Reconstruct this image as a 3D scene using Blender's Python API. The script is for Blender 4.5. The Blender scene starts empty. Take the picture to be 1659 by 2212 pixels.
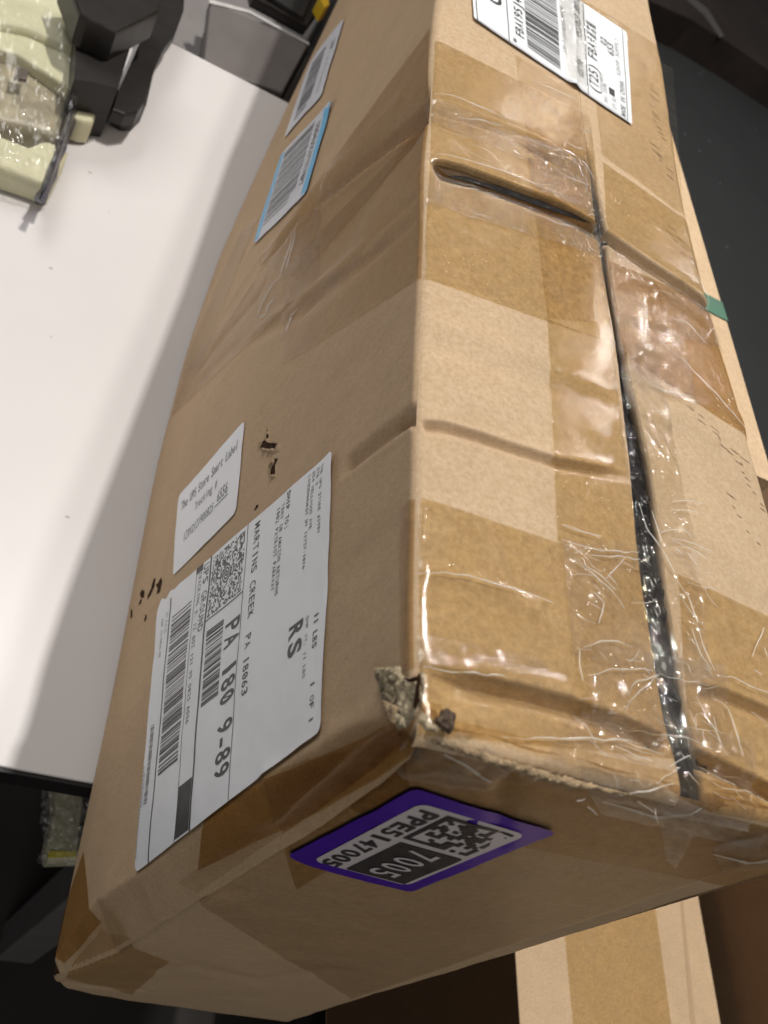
import bpy, math, random
import numpy as np
from mathutils import Matrix, Vector

random.seed(7)
RNG = np.random.default_rng(7)
scene = bpy.context.scene
col = scene.collection

# ---------------------------------------------------------------- camera
# Box frame: u runs along the parcel (away), v across its top (right), w downwards.
# World: X = v, Y = u, Z = H - w (table top is Z = 0). Metres.
RC = np.array([[0.0116579, 0.87049295, -0.49204281],
               [-0.81037422, 0.2965011, 0.50535208],
               [0.58579665, 0.39284746, 0.70888162]])
CAM = np.array([-0.07733252, -0.09797454, -0.159466])
FPX = 2019.43
H = 0.32696
W = 0.1507
IMG_W, IMG_H = 1659.0, 2212.0


def w2(p):
    p = np.asarray(p, float)
    return np.stack([p[..., 1], p[..., 0], H - p[..., 2]], -1)


def d2(d):
    return Vector((d[1], d[0], -d[2]))


cam_data = bpy.data.cameras.new("camera")
cam = bpy.data.objects.new("camera", cam_data)
col.objects.link(cam)
cx, cy, cz = d2(RC[0]), d2(-RC[1]), d2(-RC[2])
M = Matrix((cx, cy, cz)).transposed().to_4x4()
M.translation = Vector(w2(CAM))
cam.matrix_world = M
cam_data.sensor_fit = 'VERTICAL'
cam_data.sensor_height = 36.0
cam_data.lens = 36.0 * FPX / IMG_H
cam_data.clip_start = 0.01
cam_data.clip_end = 60.0
cam_data.dof.use_dof = True
cam_data.dof.focus_distance = 0.33
cam_data.dof.aperture_fstop = 22.0
scene.camera = cam

# ---------------------------------------------------------------- world and lamps
world = bpy.data.worlds.new("World")
scene.world = world
world.use_nodes = True
bg = world.node_tree.nodes["Background"]
bg.inputs[0].default_value = (0.95, 0.97, 1.0, 1)
bg.inputs[1].default_value = 0.06


def lamp(name, direction, dist, sx, sy, power, color=(1, 0.96, 0.9)):
    """ceiling light or added fill: direction given in the box frame as (u, v, up)"""
    L = bpy.data.lights.new(name, 'AREA')
    L.shape = 'RECTANGLE'
    L.size, L.size_y = sx, sy
    L.energy = power
    L.color = color
    o = bpy.data.objects.new(name, L)
    col.objects.link(o)
    d = Vector((direction[1], direction[0], direction[2])).normalized()
    o.location = Vector((0.07, 0.2, H)) + d * dist
    o.rotation_euler = d.to_track_quat('Z', 'Y').to_euler()
    return o


lamp("ceiling_or_fill_lamp", (0.42, 0.112, 1.0), 2.6, 0.05, 0.05, 50)
lamp("ceiling_or_fill_lamp", (0.34, 0.165, 1.0), 2.6, 0.10, 0.10, 17)
lamp("ceiling_or_fill_lamp", (0.95, -0.75, 1.0), 2.8, 1.2, 1.2, 35, (1.0, 0.98, 0.96))  # soft fill added to lift the tall side and the table shadow
lamp("ceiling_or_fill_lamp", (-0.95, -0.25, 0.75), 2.8, 1.4, 1.4, 20, (1.0, 0.97, 0.92))  # unseen fill added on the camera side to brighten the end panel
lamp("ceiling_or_fill_lamp", (0.686, 0.589, 0.43), 2.6, 0.08, 0.08, 3.8)
lamp("ceiling_or_fill_lamp", (0.87, 0.37, 0.33), 3.0, 0.12, 0.04, 1.6)

scene.view_settings.view_transform = 'Standard'
scene.view_settings.look = 'None'
scene.view_settings.exposure = 0.0
scene.view_settings.gamma = 1.0
scene.cycles.transparent_max_bounces = 24
scene.cycles.max_bounces = 10
scene.cycles.caustics_reflective = False
scene.cycles.caustics_refractive = False


# ---------------------------------------------------------------- pixel -> box frame
def ray(x, y):
    d = RC.T @ np.array([(x - IMG_W / 2) / FPX, (y - IMG_H / 2) / FPX, 1.0])
    return d / np.linalg.norm(d)


def hit(x, y, axis, val):
    d = ray(x, y)
    return CAM + d * ((val - CAM[axis]) / d[axis])


# ---------------------------------------------------------------- node materials
def new_mat(name):
    m = bpy.data.materials.new(name)
    m.use_nodes = True
    nt = m.node_tree
    b = nt.nodes["Principled BSDF"]
    return m, nt, b


def noise(nt, scale, detail=4, rough=0.55, vec=None, dist=0.0):
    n = nt.nodes.new("ShaderNodeTexNoise")
    n.inputs["Scale"].default_value = scale
    n.inputs["Detail"].default_value = detail
    n.inputs["Roughness"].default_value = rough
    n.inputs["Distortion"].default_value = dist
    if vec is not None:
        nt.links.new(vec, n.inputs["Vector"])
    return n.outputs["Fac"]


def ramp(nt, fac, stops):
    r = nt.nodes.new("ShaderNodeValToRGB")
    els = r.color_ramp.elements
    while len(els) < len(stops):
        els.new(0.5)
    for e, (p, c) in zip(els, stops):
        e.position = p
        e.color = (*c, 1) if len(c) == 3 else c
    nt.links.new(fac, r.inputs[0])
    return r.outputs[0]


def mixc(nt, fac, a, b, mode='MIX'):
    n = nt.nodes.new("ShaderNodeMix")
    n.data_type = 'RGBA'
    n.blend_type = mode
    for sock, v in ((n.inputs[0], fac), (n.inputs[6], a), (n.inputs[7], b)):
        if hasattr(v, "links"):
            nt.links.new(v, sock)
        else:
            sock.default_value = v if not isinstance(v, tuple) else (*v, 1) if len(v) == 3 else v
    return n.outputs[2]


def math_n(nt, op, a, b=0.0, clamp=False):
    n = nt.nodes.new("ShaderNodeMath")
    n.operation = op
    n.use_clamp = clamp
    for i, v in enumerate((a, b)):
        if hasattr(v, "links"):
            nt.links.new(v, n.inputs[i])
        else:
            n.inputs[i].default_value = v
    return n.outputs[0]


def bump(nt, h, strength, dist):
    n = nt.nodes.new("ShaderNodeBump")
    n.inputs["Strength"].default_value = strength
    n.inputs["Distance"].default_value = dist
    nt.links.new(h, n.inputs["Height"])
    return n.outputs[0]


def coords(nt, scale=(1, 1, 1)):
    t = nt.nodes.new("ShaderNodeTexCoord")
    m = nt.nodes.new("ShaderNodeMapping")
    m.inputs["Scale"].default_value = scale
    nt.links.new(t.outputs["Object"], m.inputs["Vector"])
    return m.outputs[0]


def cardboard(name, base, dark, fibre=(1, 1, 1), scuffs=0.35):
    m, nt, b = new_mat(name)
    v = coords(nt)
    vf = coords(nt, fibre)
    n1 = noise(nt, 22, 5, 0.6, v)
    n2 = noise(nt, 600, 3, 0.7, vf)
    n3 = noise(nt, 90, 6, 0.65, vf)
    c = ramp(nt, n1, [(0.3, tuple(x * 0.93 for x in base)), (0.7, tuple(min(1, x * 1.06) for x in base))])
    c = mixc(nt, ramp(nt, n2, [(0.34, (0,) * 3), (0.66, (0.55,) * 3)]), c, dark)
    nfine = noise(nt, 1500, 2, 0.6, v)
    c = mixc(nt, ramp(nt, nfine, [(0.48, (0,) * 3), (0.70, (0.22,) * 3)]), c, tuple(min(1, x * 1.25) for x in base))
    c = mixc(nt, ramp(nt, n3, [(0.35, (0.16,) * 3), (0.6, (0, 0, 0))]), c, dark)
    # single dark fibres and specks pressed into the paper
    v2 = coords(nt, (1, 2.2, 1))
    vo = nt.nodes.new("ShaderNodeTexVoronoi")
    vo.inputs["Scale"].default_value = 170
    nt.links.new(v2, vo.inputs["Vector"])
    sp = ramp(nt, vo.outputs["Distance"], [(0.05, (1,) * 3), (0.11, (0, 0, 0))])
    keep = ramp(nt, noise(nt, 60, 2, 0.5, v), [(0.56, (0, 0, 0)), (0.66, (1, 1, 1))])
    c = mixc(nt, math_n(nt, 'MULTIPLY', math_n(nt, 'MULTIPLY', sp, keep), 0.5), c, tuple(x * 0.35 for x in base))
    # soft handling stains
    st = ramp(nt, noise(nt, 9, 7, 0.7, v, 0.6), [(0.52, (0, 0, 0)), (0.75, (1, 1, 1))])
    c = mixc(nt, math_n(nt, 'MULTIPLY', st, scuffs * 0.45), c, tuple(x * 0.62 for x in base))
    nt.links.new(c, b.inputs["Base Color"])
    b.inputs["Roughness"].default_value = 0.82
    b.inputs["Specular IOR Level"].default_value = 0.25
    wv_ = nt.nodes.new("ShaderNodeTexWave")
    wv_.bands_direction = 'Y' if fibre[1] == 3 else 'X'
    wv_.inputs["Scale"].default_value = 38
    wv_.inputs["Distortion"].default_value = 0.5
    nt.links.new(v, wv_.inputs["Vector"])
    hgt = math_n(nt, 'ADD', math_n(nt, 'MULTIPLY', n2, 0.35), n3)
    hgt = math_n(nt, 'ADD', hgt, math_n(nt, 'MULTIPLY', wv_.outputs["Fac"], 0.16))
    nt.links.new(bump(nt, hgt, 0.35, 0.0003), b.inputs["Normal"])
    return m


def tape_mat(name, tint, haze=0.03, rough=0.10, bstr=0.5, bscale=120, stretch=(1, 1, 1), adh=0.25, glossw=1.0, fres=True, low=0.5, fine=0.0, crink=0.0, cscale=130):
    """clear packing tape: tinted see-through film with a glossy wrinkled skin"""
    m = bpy.data.materials.new(name)
    m.use_nodes = True
    nt = m.node_tree
    nt.nodes.clear()
    out = nt.nodes.new("ShaderNodeOutputMaterial")
    v = coords(nt, stretch)
    v0 = coords(nt)
    nb = noise(nt, bscale, 6, 0.62, v, 0.8)
    nf = noise(nt, 900, 3, 0.6, v0, 0.3)
    nb2 = noise(nt, bscale * 0.18, 3, 0.5, v, 0.4)
    hgt = math_n(nt, 'ADD', math_n(nt, 'MULTIPLY', nb, 0.4), math_n(nt, 'MULTIPLY', nb2, low))
    hgt = math_n(nt, 'ADD', hgt, math_n(nt, 'MULTIPLY', nf, fine))
    if crink:
        vo = nt.nodes.new("ShaderNodeTexVoronoi")
        vo.inputs["Scale"].default_value = cscale
        wv_ = nt.nodes.new("ShaderNodeVectorMath")
        wv_.operation = 'ADD'
        nc = nt.nodes.new("ShaderNodeTexNoise")
        nc.inputs["Scale"].default_value = 40
        sc_ = nt.nodes.new("ShaderNodeVectorMath")
        sc_.operation = 'SCALE'
        sc_.inputs[3].default_value = 0.02
        nt.links.new(v0, nc.inputs["Vector"])
        nt.links.new(nc.outputs["Color"], sc_.inputs[0])
        nt.links.new(v, wv_.inputs[0])
        nt.links.new(sc_.outputs[0], wv_.inputs[1])
        nt.links.new(wv_.outputs[0], vo.inputs["Vector"])
        cm = ramp(nt, noise(nt, 35, 3, 0.6, v0), [(0.42, (0.1,) * 3), (0.62, (1,) * 3)])
        hgt = math_n(nt, 'ADD', hgt, math_n(nt, 'MULTIPLY', math_n(nt, 'MULTIPLY', vo.outputs["Distance"], cm), crink))
    bn = bump(nt, hgt, bstr, 0.0022)
    tr = nt.nodes.new("ShaderNodeBsdfTransparent")
    blot = ramp(nt, noise(nt, 420, 5, 0.75, v0, 0.4), [(0.38, tuple(min(1, t * (1 + adh * 0.16)) for t in tint)),
                                                    (0.66, tuple(t * (1 - adh * 0.22) for t in tint))])
    nt.links.new(blot, tr.inputs["Color"])
    di = nt.nodes.new("ShaderNodeBsdfDiffuse")
    di.inputs["Color"].default_value = (0.75, 0.72, 0.68, 1)
    gl = nt.nodes.new("ShaderNodeBsdfGlossy")
    gl.inputs["Roughness"].default_value = rough
    gl.inputs["Color"].default_value = (1, 1, 1, 1)
    nt.links.new(bn, gl.inputs["Normal"])
    fr = nt.nodes.new("ShaderNodeFresnel")
    fr.inputs["IOR"].default_value = 1.45
    nt.links.new(bn, fr.inputs["Normal"])
    m1 = nt.nodes.new("ShaderNodeMixShader")
    hz = ramp(nt, noise(nt, 40, 5, 0.7, v, 1.2), [(0.42, (haze * 0.3,) * 3), (0.7, (min(1, haze * 2.2),) * 3)])
    nt.links.new(hz, m1.inputs[0])
    nt.links.new(tr.outputs[0], m1.inputs[1])
    nt.links.new(di.outputs[0], m1.inputs[2])
    m2 = nt.nodes.new("ShaderNodeMixShader")
    if fres:
        nt.links.new(math_n(nt, 'MINIMUM', math_n(nt, 'MULTIPLY', fr.outputs[0], glossw), 0.20), m2.inputs[0])
    else:
        m2.inputs[0].default_value = glossw
    nt.links.new(m1.outputs[0], m2.inputs[1])
    nt.links.new(gl.outputs[0], m2.inputs[2])
    nt.links.new(m2.outputs[0], out.inputs[0])
    return m


def plain(name, color, rough=0.6, spec=0.4, nscale=0, namp=0.15, bstr=0.0, metal=0.0, bscale=None):
    m, nt, b = new_mat(name)
    b.inputs["Roughness"].default_value = rough
    b.inputs["Specular IOR Level"].default_value = spec
    b.inputs["Metallic"].default_value = metal
    if nscale:
        v = coords(nt)
        n = noise(nt, nscale, 6, 0.65, v, 0.3)
        c = ramp(nt, n, [(0.3, tuple(x * (1 - namp) for x in color)), (0.7, tuple(min(1, x * (1 + namp)) for x in color))])
        nt.links.new(c, b.inputs["Base Color"])
        if bstr:
            nb = noise(nt, bscale or nscale * 4, 5, 0.6, v)
            nt.links.new(bump(nt, nb, bstr, 0.001), b.inputs["Normal"])
    else:
        b.inputs["Base Color"].default_value = (*color, 1)
    return m


KRAFT = (0.53, 0.395, 0.26)
KRAFT_D = (0.36, 0.235, 0.125)
MAT = {}
MAT['kraft'] = cardboard("kraft_cardboard", KRAFT, KRAFT_D, (1, 1, 3))
MAT['kraft_side'] = cardboard("kraft_cardboard_side", (0.575, 0.415, 0.265), (0.38, 0.25, 0.14), (1, 3, 1))
MAT['kraft_core'] = plain("torn_cardboard_core", (0.34, 0.25, 0.155), 0.95, 0.1, 350, 0.45, 0.8)
MAT['grey_pulp'] = plain("grey_paper_pulp", (0.39, 0.32, 0.215), 0.95, 0.1, 420, 0.7, 0.9, bscale=1200)
MAT['lint'] = plain("dark_lint", (0.12, 0.085, 0.06), 0.95, 0.2, 500, 0.6, 0.9)
MAT['hole_shade'] = plain("painted_hole_shade", (0.045, 0.02, 0.01), 0.9, 0.1, 300, 0.5)  # dark brown that stands for the shade inside holes
MAT['tape'] = tape_mat("clear_packing_tape", (0.905, 0.84, 0.69), 0.02, 0.10, 0.30, 90, (1, 1, 2), adh=.40, glossw=.75, low=0.08, fine=0.12)
MAT['tape_smooth'] = tape_mat("smooth_packing_tape", (0.94, 0.89, 0.79), 0.02, 0.14, 0.25, 60, glossw=0.4, low=.05, fine=.25)
MAT['tape_wrinkled'] = tape_mat("wrinkled_packing_tape", (0.97, 0.95, 0.90), 0.05, 0.06, 0.6, 150, (1, .3, 1), 0.1, low=.05, fine=.06, crink=1.3, cscale=260)
MAT['tape_brown'] = tape_mat("aged_packing_tape", (0.87, 0.73, 0.50), 0.01, 0.16, 0.3, 60, glossw=0.7, low=.1, fine=.1)
MAT['film'] = tape_mat("loose_plastic_film", (0.98, 0.965, 0.94), 0.035, 0.045, 0.6, 120, (1, .45, 1), 0.05, 1.0, low=.05, fine=.05, crink=1.6, cscale=200)
MAT['seam_film'] = tape_mat("clear_seam_film", (0.98, 0.98, 0.98), 0.008, 0.05, 0.5, 160, (1, .4, 1), 0.05, 0.7, low=.05, fine=.05, crink=1.2, cscale=170)
MAT['end_clear'] = tape_mat("end_clear_tape", (0.95, 0.91, 0.84), 0.02, 0.35, 0.15, 60, glossw=0.3, low=.1, fine=.1)
MAT['glint_strand'] = plain('painted_film_glint', (0.86, 0.83, 0.78), 0.25, 0.8)  # white colour stands for light glinting off the film folds
MAT['glint_strand'].node_tree.nodes['Principled BSDF'].inputs['Alpha'].default_value = 0.5
MAT['film_end'] = tape_mat("film_on_end", (0.96, 0.95, 0.92), 0.09, 0.25, 0.2, 60, glossw=0.3)
MAT['tape_side'] = tape_mat("tape_on_side", (0.90, 0.82, 0.68), 0.02, 0.3, 0.15, 60, glossw=0.35, low=.1, fine=.1)
MAT['glitter'] = tape_mat("creased_amber_tape", (0.88, 0.76, 0.57), 0.01, 0.04, 0.7, 300, glossw=1.8, low=0, fine=.05, crink=1.2, cscale=420)
MAT['tape_dark'] = tape_mat("end_amber_tape", (0.89, 0.81, 0.67), 0.01, 0.35, 0.15, 60, glossw=0.3, low=.1, fine=.1)
MAT['paper'] = plain("thermal_label_paper", (0.84, 0.86, 0.89), 0.45, 0.35, 14, 0.02, 0.12, bscale=40)
MAT['paper_top'] = plain("coated_label_paper", (0.74, 0.76, 0.79), 0.4, 0.4, 14, 0.03, 0.15, bscale=60)
MAT['paper_small'] = plain("small_label_paper", (0.66, 0.67, 0.72), 0.45, 0.35, 14, 0.02)
MAT['ink'] = plain("black_thermal_ink", (0.045, 0.043, 0.045), 0.5, 0.3, 220, 0.35)
MAT['ink_grey'] = plain("worn_thermal_ink", (0.17, 0.17, 0.18), 0.5, 0.3, 260, 0.5)
MAT['blue'] = plain("sky_blue_print", (0.16, 0.50, 0.80), 0.45, 0.35)
MAT['purple'] = plain("purple_sticker", (0.065, 0.014, 0.34), 0.4, 0.4, 60, 0.1)
MAT['sticker_grey'] = plain("sticker_face", (0.62, 0.58, 0.60), 0.45, 0.35)
MAT['black_bag'] = plain("black_plastic_bag", (0.016, 0.015, 0.016), 0.22, 0.22, 90, 0.4, 0.5, bscale=160)


# ---------------------------------------------------------------- object helpers
def empty(name, label, cat, loc, group=None):
    o = bpy.data.objects.new(name, None)
    o.empty_display_size = 0.05
    o.location = loc
    col.objects.link(o)
    o['label'] = label
    o['category'] = cat
    if group:
        o['group'] = group
    return o


def root_of(o):
    off = Vector((0, 0, 0))
    while o is not None:
        off += o.location
        o = o.parent
    return off


def mesh(name, verts, faces, mat, parent=None, smooth=False, label=None):
    """verts in world coordinates; kept relative to the parent's origin"""
    verts = np.asarray(verts, float).reshape(-1, 3)
    if parent is not None:
        verts = verts - np.array(root_of(parent))
    me = bpy.data.meshes.new(name)
    if isinstance(faces, np.ndarray):
        k = faces.shape[1]
        me.vertices.add(len(verts))
        me.vertices.foreach_set("co", verts.ravel())
        me.loops.add(faces.size)
        me.loops.foreach_set("vertex_index", faces.ravel().astype(np.int32))
        me.polygons.add(len(faces))
        me.polygons.foreach_set("loop_start", np.arange(0, faces.size, k, dtype=np.int32))
        me.update(calc_edges=True)
        me.validate()
    else:
        me.from_pydata([tuple(p) for p in verts], [], faces)
        me.update()
    if smooth:
        me.polygons.foreach_set("use_smooth", np.ones(len(me.polygons), bool))
    me.materials.append(mat)
    o = bpy.data.objects.new(name, me)
    col.objects.link(o)
    if parent is not None:
        o.parent = parent
    if label:
        o['label'] = label
    return o


def gridfaces(n, m, base=0):
    i, j = np.meshgrid(np.arange(n - 1), np.arange(m - 1), indexing='ij')
    a = (i * m + j).ravel() + base
    return np.stack([a, a + 1, a + m + 1, a + m], 1)


def grid(name, P, mat, parent=None, smooth=True, label=None, out=None):
    """out: box-frame direction the sheet's front should face"""
    n, m = P.shape[:2]
    f = gridfaces(n, m)
    Q = w2(P)
    if out is not None:
        k = f[:, [0, 1, 2]]
        q = Q.reshape(-1, 3)
        nn = np.cross(q[k[:, 1]] - q[k[:, 0]], q[k[:, 2]] - q[k[:, 1]]).sum(0)
        if np.dot(nn, np.array(d2(out))) < 0:
            f = f[:, ::-1].copy()
    return mesh(name, Q, f, mat, parent, smooth, label)


OUT = {'A': (0, -1, 0), 'B': (0, 0, -1), 'C': (-1, 0, 0)}


def hom(src, dst):
    A = []
    for (x, y), (u, v) in zip(src, dst):
        A.append([x, y, 1, 0, 0, 0, -u * x, -u * y, -u])
        A.append([0, 0, 0, x, y, 1, -v * x, -v * y, -v])
    return np.linalg.svd(np.array(A, float))[2][-1].reshape(3, 3)


def happly(Hm, x, y):
    x = np.asarray(x, float)
    y = np.asarray(y, float)
    q = Hm[2, 0] * x + Hm[2, 1] * y + Hm[2, 2]
    return (Hm[0, 0] * x + Hm[0, 1] * y + Hm[0, 2]) / q, (Hm[1, 0] * x + Hm[1, 1] * y + Hm[1, 2]) / q


# value noise, vectorised
def _h(ix, iy, s):
    n = (ix * 374761393 + iy * 668265263 + s * 1442695041) & 0x7fffffff
    n = ((n ^ (n >> 13)) * 1274126177) & 0x7fffffff
    return ((n ^ (n >> 16)) & 0xffff) / 32767.5 - 1.0


def vnoise(x, y, s=0):
    x = np.asarray(x, float)
    y = np.asarray(y, float)
    ix = np.floor(x).astype(np.int64)
    iy = np.floor(y).astype(np.int64)
    fx = x - ix
    fy = y - iy
    fx = fx * fx * (3 - 2 * fx)
    fy = fy * fy * (3 - 2 * fy)
    a = _h(ix, iy, s) * (1 - fx) + _h(ix + 1, iy, s) * fx
    b = _h(ix, iy + 1, s) * (1 - fx) + _h(ix + 1, iy + 1, s) * fx
    return a * (1 - fy) + b * fy


def fbm(x, y, s=0, o=4):
    r = 0
    a = 1.0
    for k in range(o):
        r = r + a * vnoise(x * 2 ** k, y * 2 ** k, s + k * 17)
        a *= 0.5
    return r / 1.9


# ---------------------------------------------------------------- outline of the parcel
def curve(pts, sm=0.012):
    pts = sorted(pts)
    xs = np.linspace(-0.1, 1.3, 1401)
    a = np.array(pts)
    ys = np.interp(xs, a[:, 0], a[:, 1])
    k = np.exp(-0.5 * (np.arange(-40, 41) * 0.001 / sm) ** 2)
    k /= k.sum()
    yp = np.pad(ys, 40, mode='edge')
    ys = np.convolve(yp, k, 'valid')
    return lambda u: np.interp(u, xs, ys)


E1 = curve([(-.1, -.0004), (0.0, -.0006), (.0166, -.0017), (.0382, -.0015), (.0613, -.0009), (.0883, -.0004), (.1158, .0007),
            (.1464, .0021), (.1739, .0032), (.2084, .0039), (.2408, .007), (.2811, .0089), (.3291, .0124), (.40, .0205),
            (.55, .037), (.7, .050), (.99, .085), (1.13, .10)], 0.008)
LB = curve([(-.1, .0), (0, -.0004), (.0879, .0013), (.1397, .0020), (.2974, .0016), (.4059, .007), (.5145, .0183), (.5814, .029),
            (.6538, .0403), (.7839, .0619), (.992, .1061), (1.13, .13)], 0.02)
E2 = curve([(-.1, .146), (0, .1445), (.08, .1425), (.1424, .1411), (.1644, .1418), (.2062, .14), (.2731, .1426), (.3024, .1454),
            (.4062, .1583), (.4884, .1648), (.6, .180), (.8, .202), (1.13, .24)], 0.012)
GL = curve([(-.1, .074), (.0095, .0742), (.0164, .0725), (.0265, .0723), (.0399, .0727), (.0616, .073), (.083, .0748),
            (.1049, .0771), (.1245, .0785), (.1461, .0803), (.169, .0812), (.2041, .0817), (.2293, .0822), (.2577, .0842),
            (.2845, .0851), (.38, .0913), (.488, .098), (1.13, .17)], 0.004)
GR = curve([(-.1, .0815), (.0088, .0824), (.0209, .0814), (.0287, .0817), (.0452, .0822), (.0648, .0832), (.0867, .0852),
            (.1069, .0866), (.1279, .086), (.1504, .0848), (.1759, .0852), (.2069, .0861), (.2304, .0882), (.2537, .0872),
            (.285, .0856), (.38, .0918), (.488, .0985), (1.13, .1705)], 0.004)
R1 = 0.0035          # rounding of the long edges
R2 = 0.006


def arc(t, r):
    t = np.clip(t, 0, r)
    return r - np.sqrt(np.maximum(r * r - (r - t) ** 2, 0))


def chamf(w):
    return np.interp(w, [0, .012, .03, .064, .1, .14, .2, .26, .30, H], [.002, .009, .0125, .0150, .0158, .0160, .0160, .019, .012, .004])


def base_A(u, w):
    t = np.clip(w / H, 0, 1)
    bulge = 0.003 * np.sin(np.pi * np.clip(t, 0, 1)) * np.clip((u - .35) / .4, 0, 1)
    return E1(u) * (1 - t) + LB(u) * t - bulge


# ---- relief lines: list per face of (pts, kind, depth, width, taper)
RELIEF = {'A': [], 'B': [], 'C': []}


def pl_dist(x, y, pts):
    pts = np.asarray(pts, float)
    best = np.full(x.shape, 1e9)
    sd = np.zeros(x.shape)
    tau = np.zeros(x.shape)
    seg = np.hypot(*(pts[1:] - pts[:-1]).T)
    cum = np.concatenate([[0], np.cumsum(seg)])
    L = cum[-1]
    for k in range(len(pts) - 1):
        ax, ay = pts[k]
        dx, dy = pts[k + 1] - pts[k]
        l2 = dx * dx + dy * dy + 1e-16
        t = ((x - ax) * dx + (y - ay) * dy) / l2
        tc = np.clip(t, 0, 1)
        d = np.hypot(x - ax - tc * dx, y - ay - tc * dy)
        c = np.sign(dx * (y - ay) - dy * (x - ax))
        m = d < best
        best = np.where(m, d, best)
        sd = np.where(m, d * c, sd)
        tau = np.where(m, (cum[k] + tc * seg[k]) / L, tau)
    return best, sd, tau


def relief(face, x, y):
    r = np.zeros(np.broadcast(x, y).shape)
    for pts, kind, D, wd, tp in RELIEF[face]:
        p = np.asarray(pts)
        mar = 0.045
        m = (x > p[:, 0].min() - mar) & (x < p[:, 0].max() + mar) & (y > p[:, 1].min() - mar) & (y < p[:, 1].max() + mar)
        if not m.any():
            continue
        xx, yy = x[m], y[m]
        jit = 0.03 * wd * fbm(xx * 90, yy * 90, 5, 2)
        d, sd, tau = pl_dist(xx, yy, p)
        ta, tb = tp
        T = np.clip(tau / max(ta, 1e-4), 0, 1) * np.clip((1 - tau) / max(tb, 1e-4), 0, 1)
        T = T * T * (3 - 2 * T)
        if kind == 'g':         # soft groove (D>0) or ridge (D<0)
            v = D * np.exp(-((d + jit) / wd) ** 2)
        elif kind == 'l':       # lip: sharp drop on one side, slow rise back
            s = sd + jit * .5
            ramp_ = min(0.0028, wd * .52)
            v = np.where(s < 0, -0.12 * abs(D) * np.exp(-(s / (0.5 * wd)) ** 2),
                         np.where(s < ramp_, D * s / ramp_, D * np.clip(1 - (s - ramp_) / wd, 0, 1) ** 1.0))
        elif kind == 's':       # step that fades with distance
            s = sd + jit * .5
            v = D * np.where(s < 0, 0, np.clip(s / 0.0015, 0, 1)) * np.exp(-np.maximum(s, 0) / wd)
        r[m] += v * T
    return r


def bridged(face, x, y):
    a = relief(face, x, y)
    b = 0
    for dx, dy in ((.002, 0), (-.002, 0), (0, .002), (0, -.002), (.0035, 0), (-.0035, 0), (.001, 0), (-.001, 0), (0, 0)):
        b = b + relief(face, x + dx, y + dy)
    for dx, dy in ((.0009, 0), (-.0009, 0), (0, .0009), (0, -.0009)):
        a = np.minimum(a, relief(face, x + dx, y + dy))
    return np.minimum(a, b / 9)


FILM = [False]


def A_surf(u, w, off=0.0, rel=True):
    u, w = np.broadcast_arrays(np.asarray(u, float), np.asarray(w, float))
    c = chamf(w)
    v = base_A(u, w) + arc(w, R1) + arc(H - w, R2)
    cc = np.maximum(c - u + .0007 * fbm(u * 60, w * 60, 3), 0)
    v = v + cc * 0.65
    if rel:
        edge = np.clip((w - .3 * R1) / .004, 0, 1)
        v = v + (0.0004 * fbm(u * 14, w * 14, 1, 3) + 0.00025 * fbm(u * 70, w * 70, 2, 3)) * edge * np.clip((H - w) / .02, 0, 1)
        v = v + (bridged if FILM[0] else relief)('A', u, w)
    return np.stack([u, v - off, w], -1)


def B_surf(u, v, off=0.0, rel=True):
    u, v = np.broadcast_arrays(np.asarray(u, float), np.asarray(v, float))
    e1, e2 = E1(u), E2(u)
    w = arc(v - e1, R1) + arc(e2 - v, R2) + arc(u + .0015, .0045)
    if rel:
        w = w + 0.0003 * fbm(u * 16, v * 16, 11, 3) + 0.0002 * fbm(u * 80, v * 80, 12, 3)
        # flaps sag a little towards the open seam
        g = np.minimum(np.abs(v - GL(u)), np.abs(v - GR(u)))
        w = w + 0.0005 * np.exp(-(g / .006) ** 2) * np.clip((.3 - u) / .1, 0, 1)
        w = w + (bridged if FILM[0] else relief)('B', u, v)
    return np.stack([u, v, w - off], -1)


def C_v0(w):
    return base_A(0 * w, w) + arc(w, R1) + chamf(w) * .65


def C_v1(w):
    return np.interp(w, [0, .0378, .0671, .17, .28, .41], [.1445, .1441, .1438, .1482, .1497, .155])


def C_w1(v):
    return np.interp(v, [0, .004, .0144, .03, .0464, .0875, .148], [.329, .338, .356, .367, .375, .387, .400])


def C_surf(v, w, off=0.0, rel=True):
    v, w = np.broadcast_arrays(np.asarray(v, float), np.asarray(w, float))
    u = arc(w, .0045) - .0008 + arc(v - C_v0(w), .003) + arc(C_v1(w) - v, .004) + arc(C_w1(v) - w, .005)
    if rel:
        u = u + 0.0006 * fbm(v * 13, w * 13, 21, 3) + 0.0003 * fbm(v * 70, w * 70, 22, 3) + relief('C', v, w)
    return np.stack([u - off, v, w], -1)


# picture position -> surface parameters (on the smooth shape)
def onA(x, y):
    v = 0.0
    for _ in range(12):
        P = hit(x, y, 1, v)
        u, w = P[0], P[2]
        v = float(base_A(np.array(np.clip(u, -.02, 1.12)), np.array(np.clip(w, 0, H))))
    return u, max(w, R1 * .3)


def onB(x, y):
    P = hit(x, y, 2, 0.0)
    e = float(E1(P[0]))
    return P[0], max(P[1], e + R1 * .3)


def onC(x, y):
    P = hit(x, y, 0, -0.0025)
    return P[1], P[2]


def rl(face, pts, kind, D, wd, taper=(.08, .08)):
    f = {'A': onA, 'B': onB, 'C': onC}[face]
    RELIEF[face].append(([f(*p) for p in pts], kind, D, wd, taper))


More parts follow.
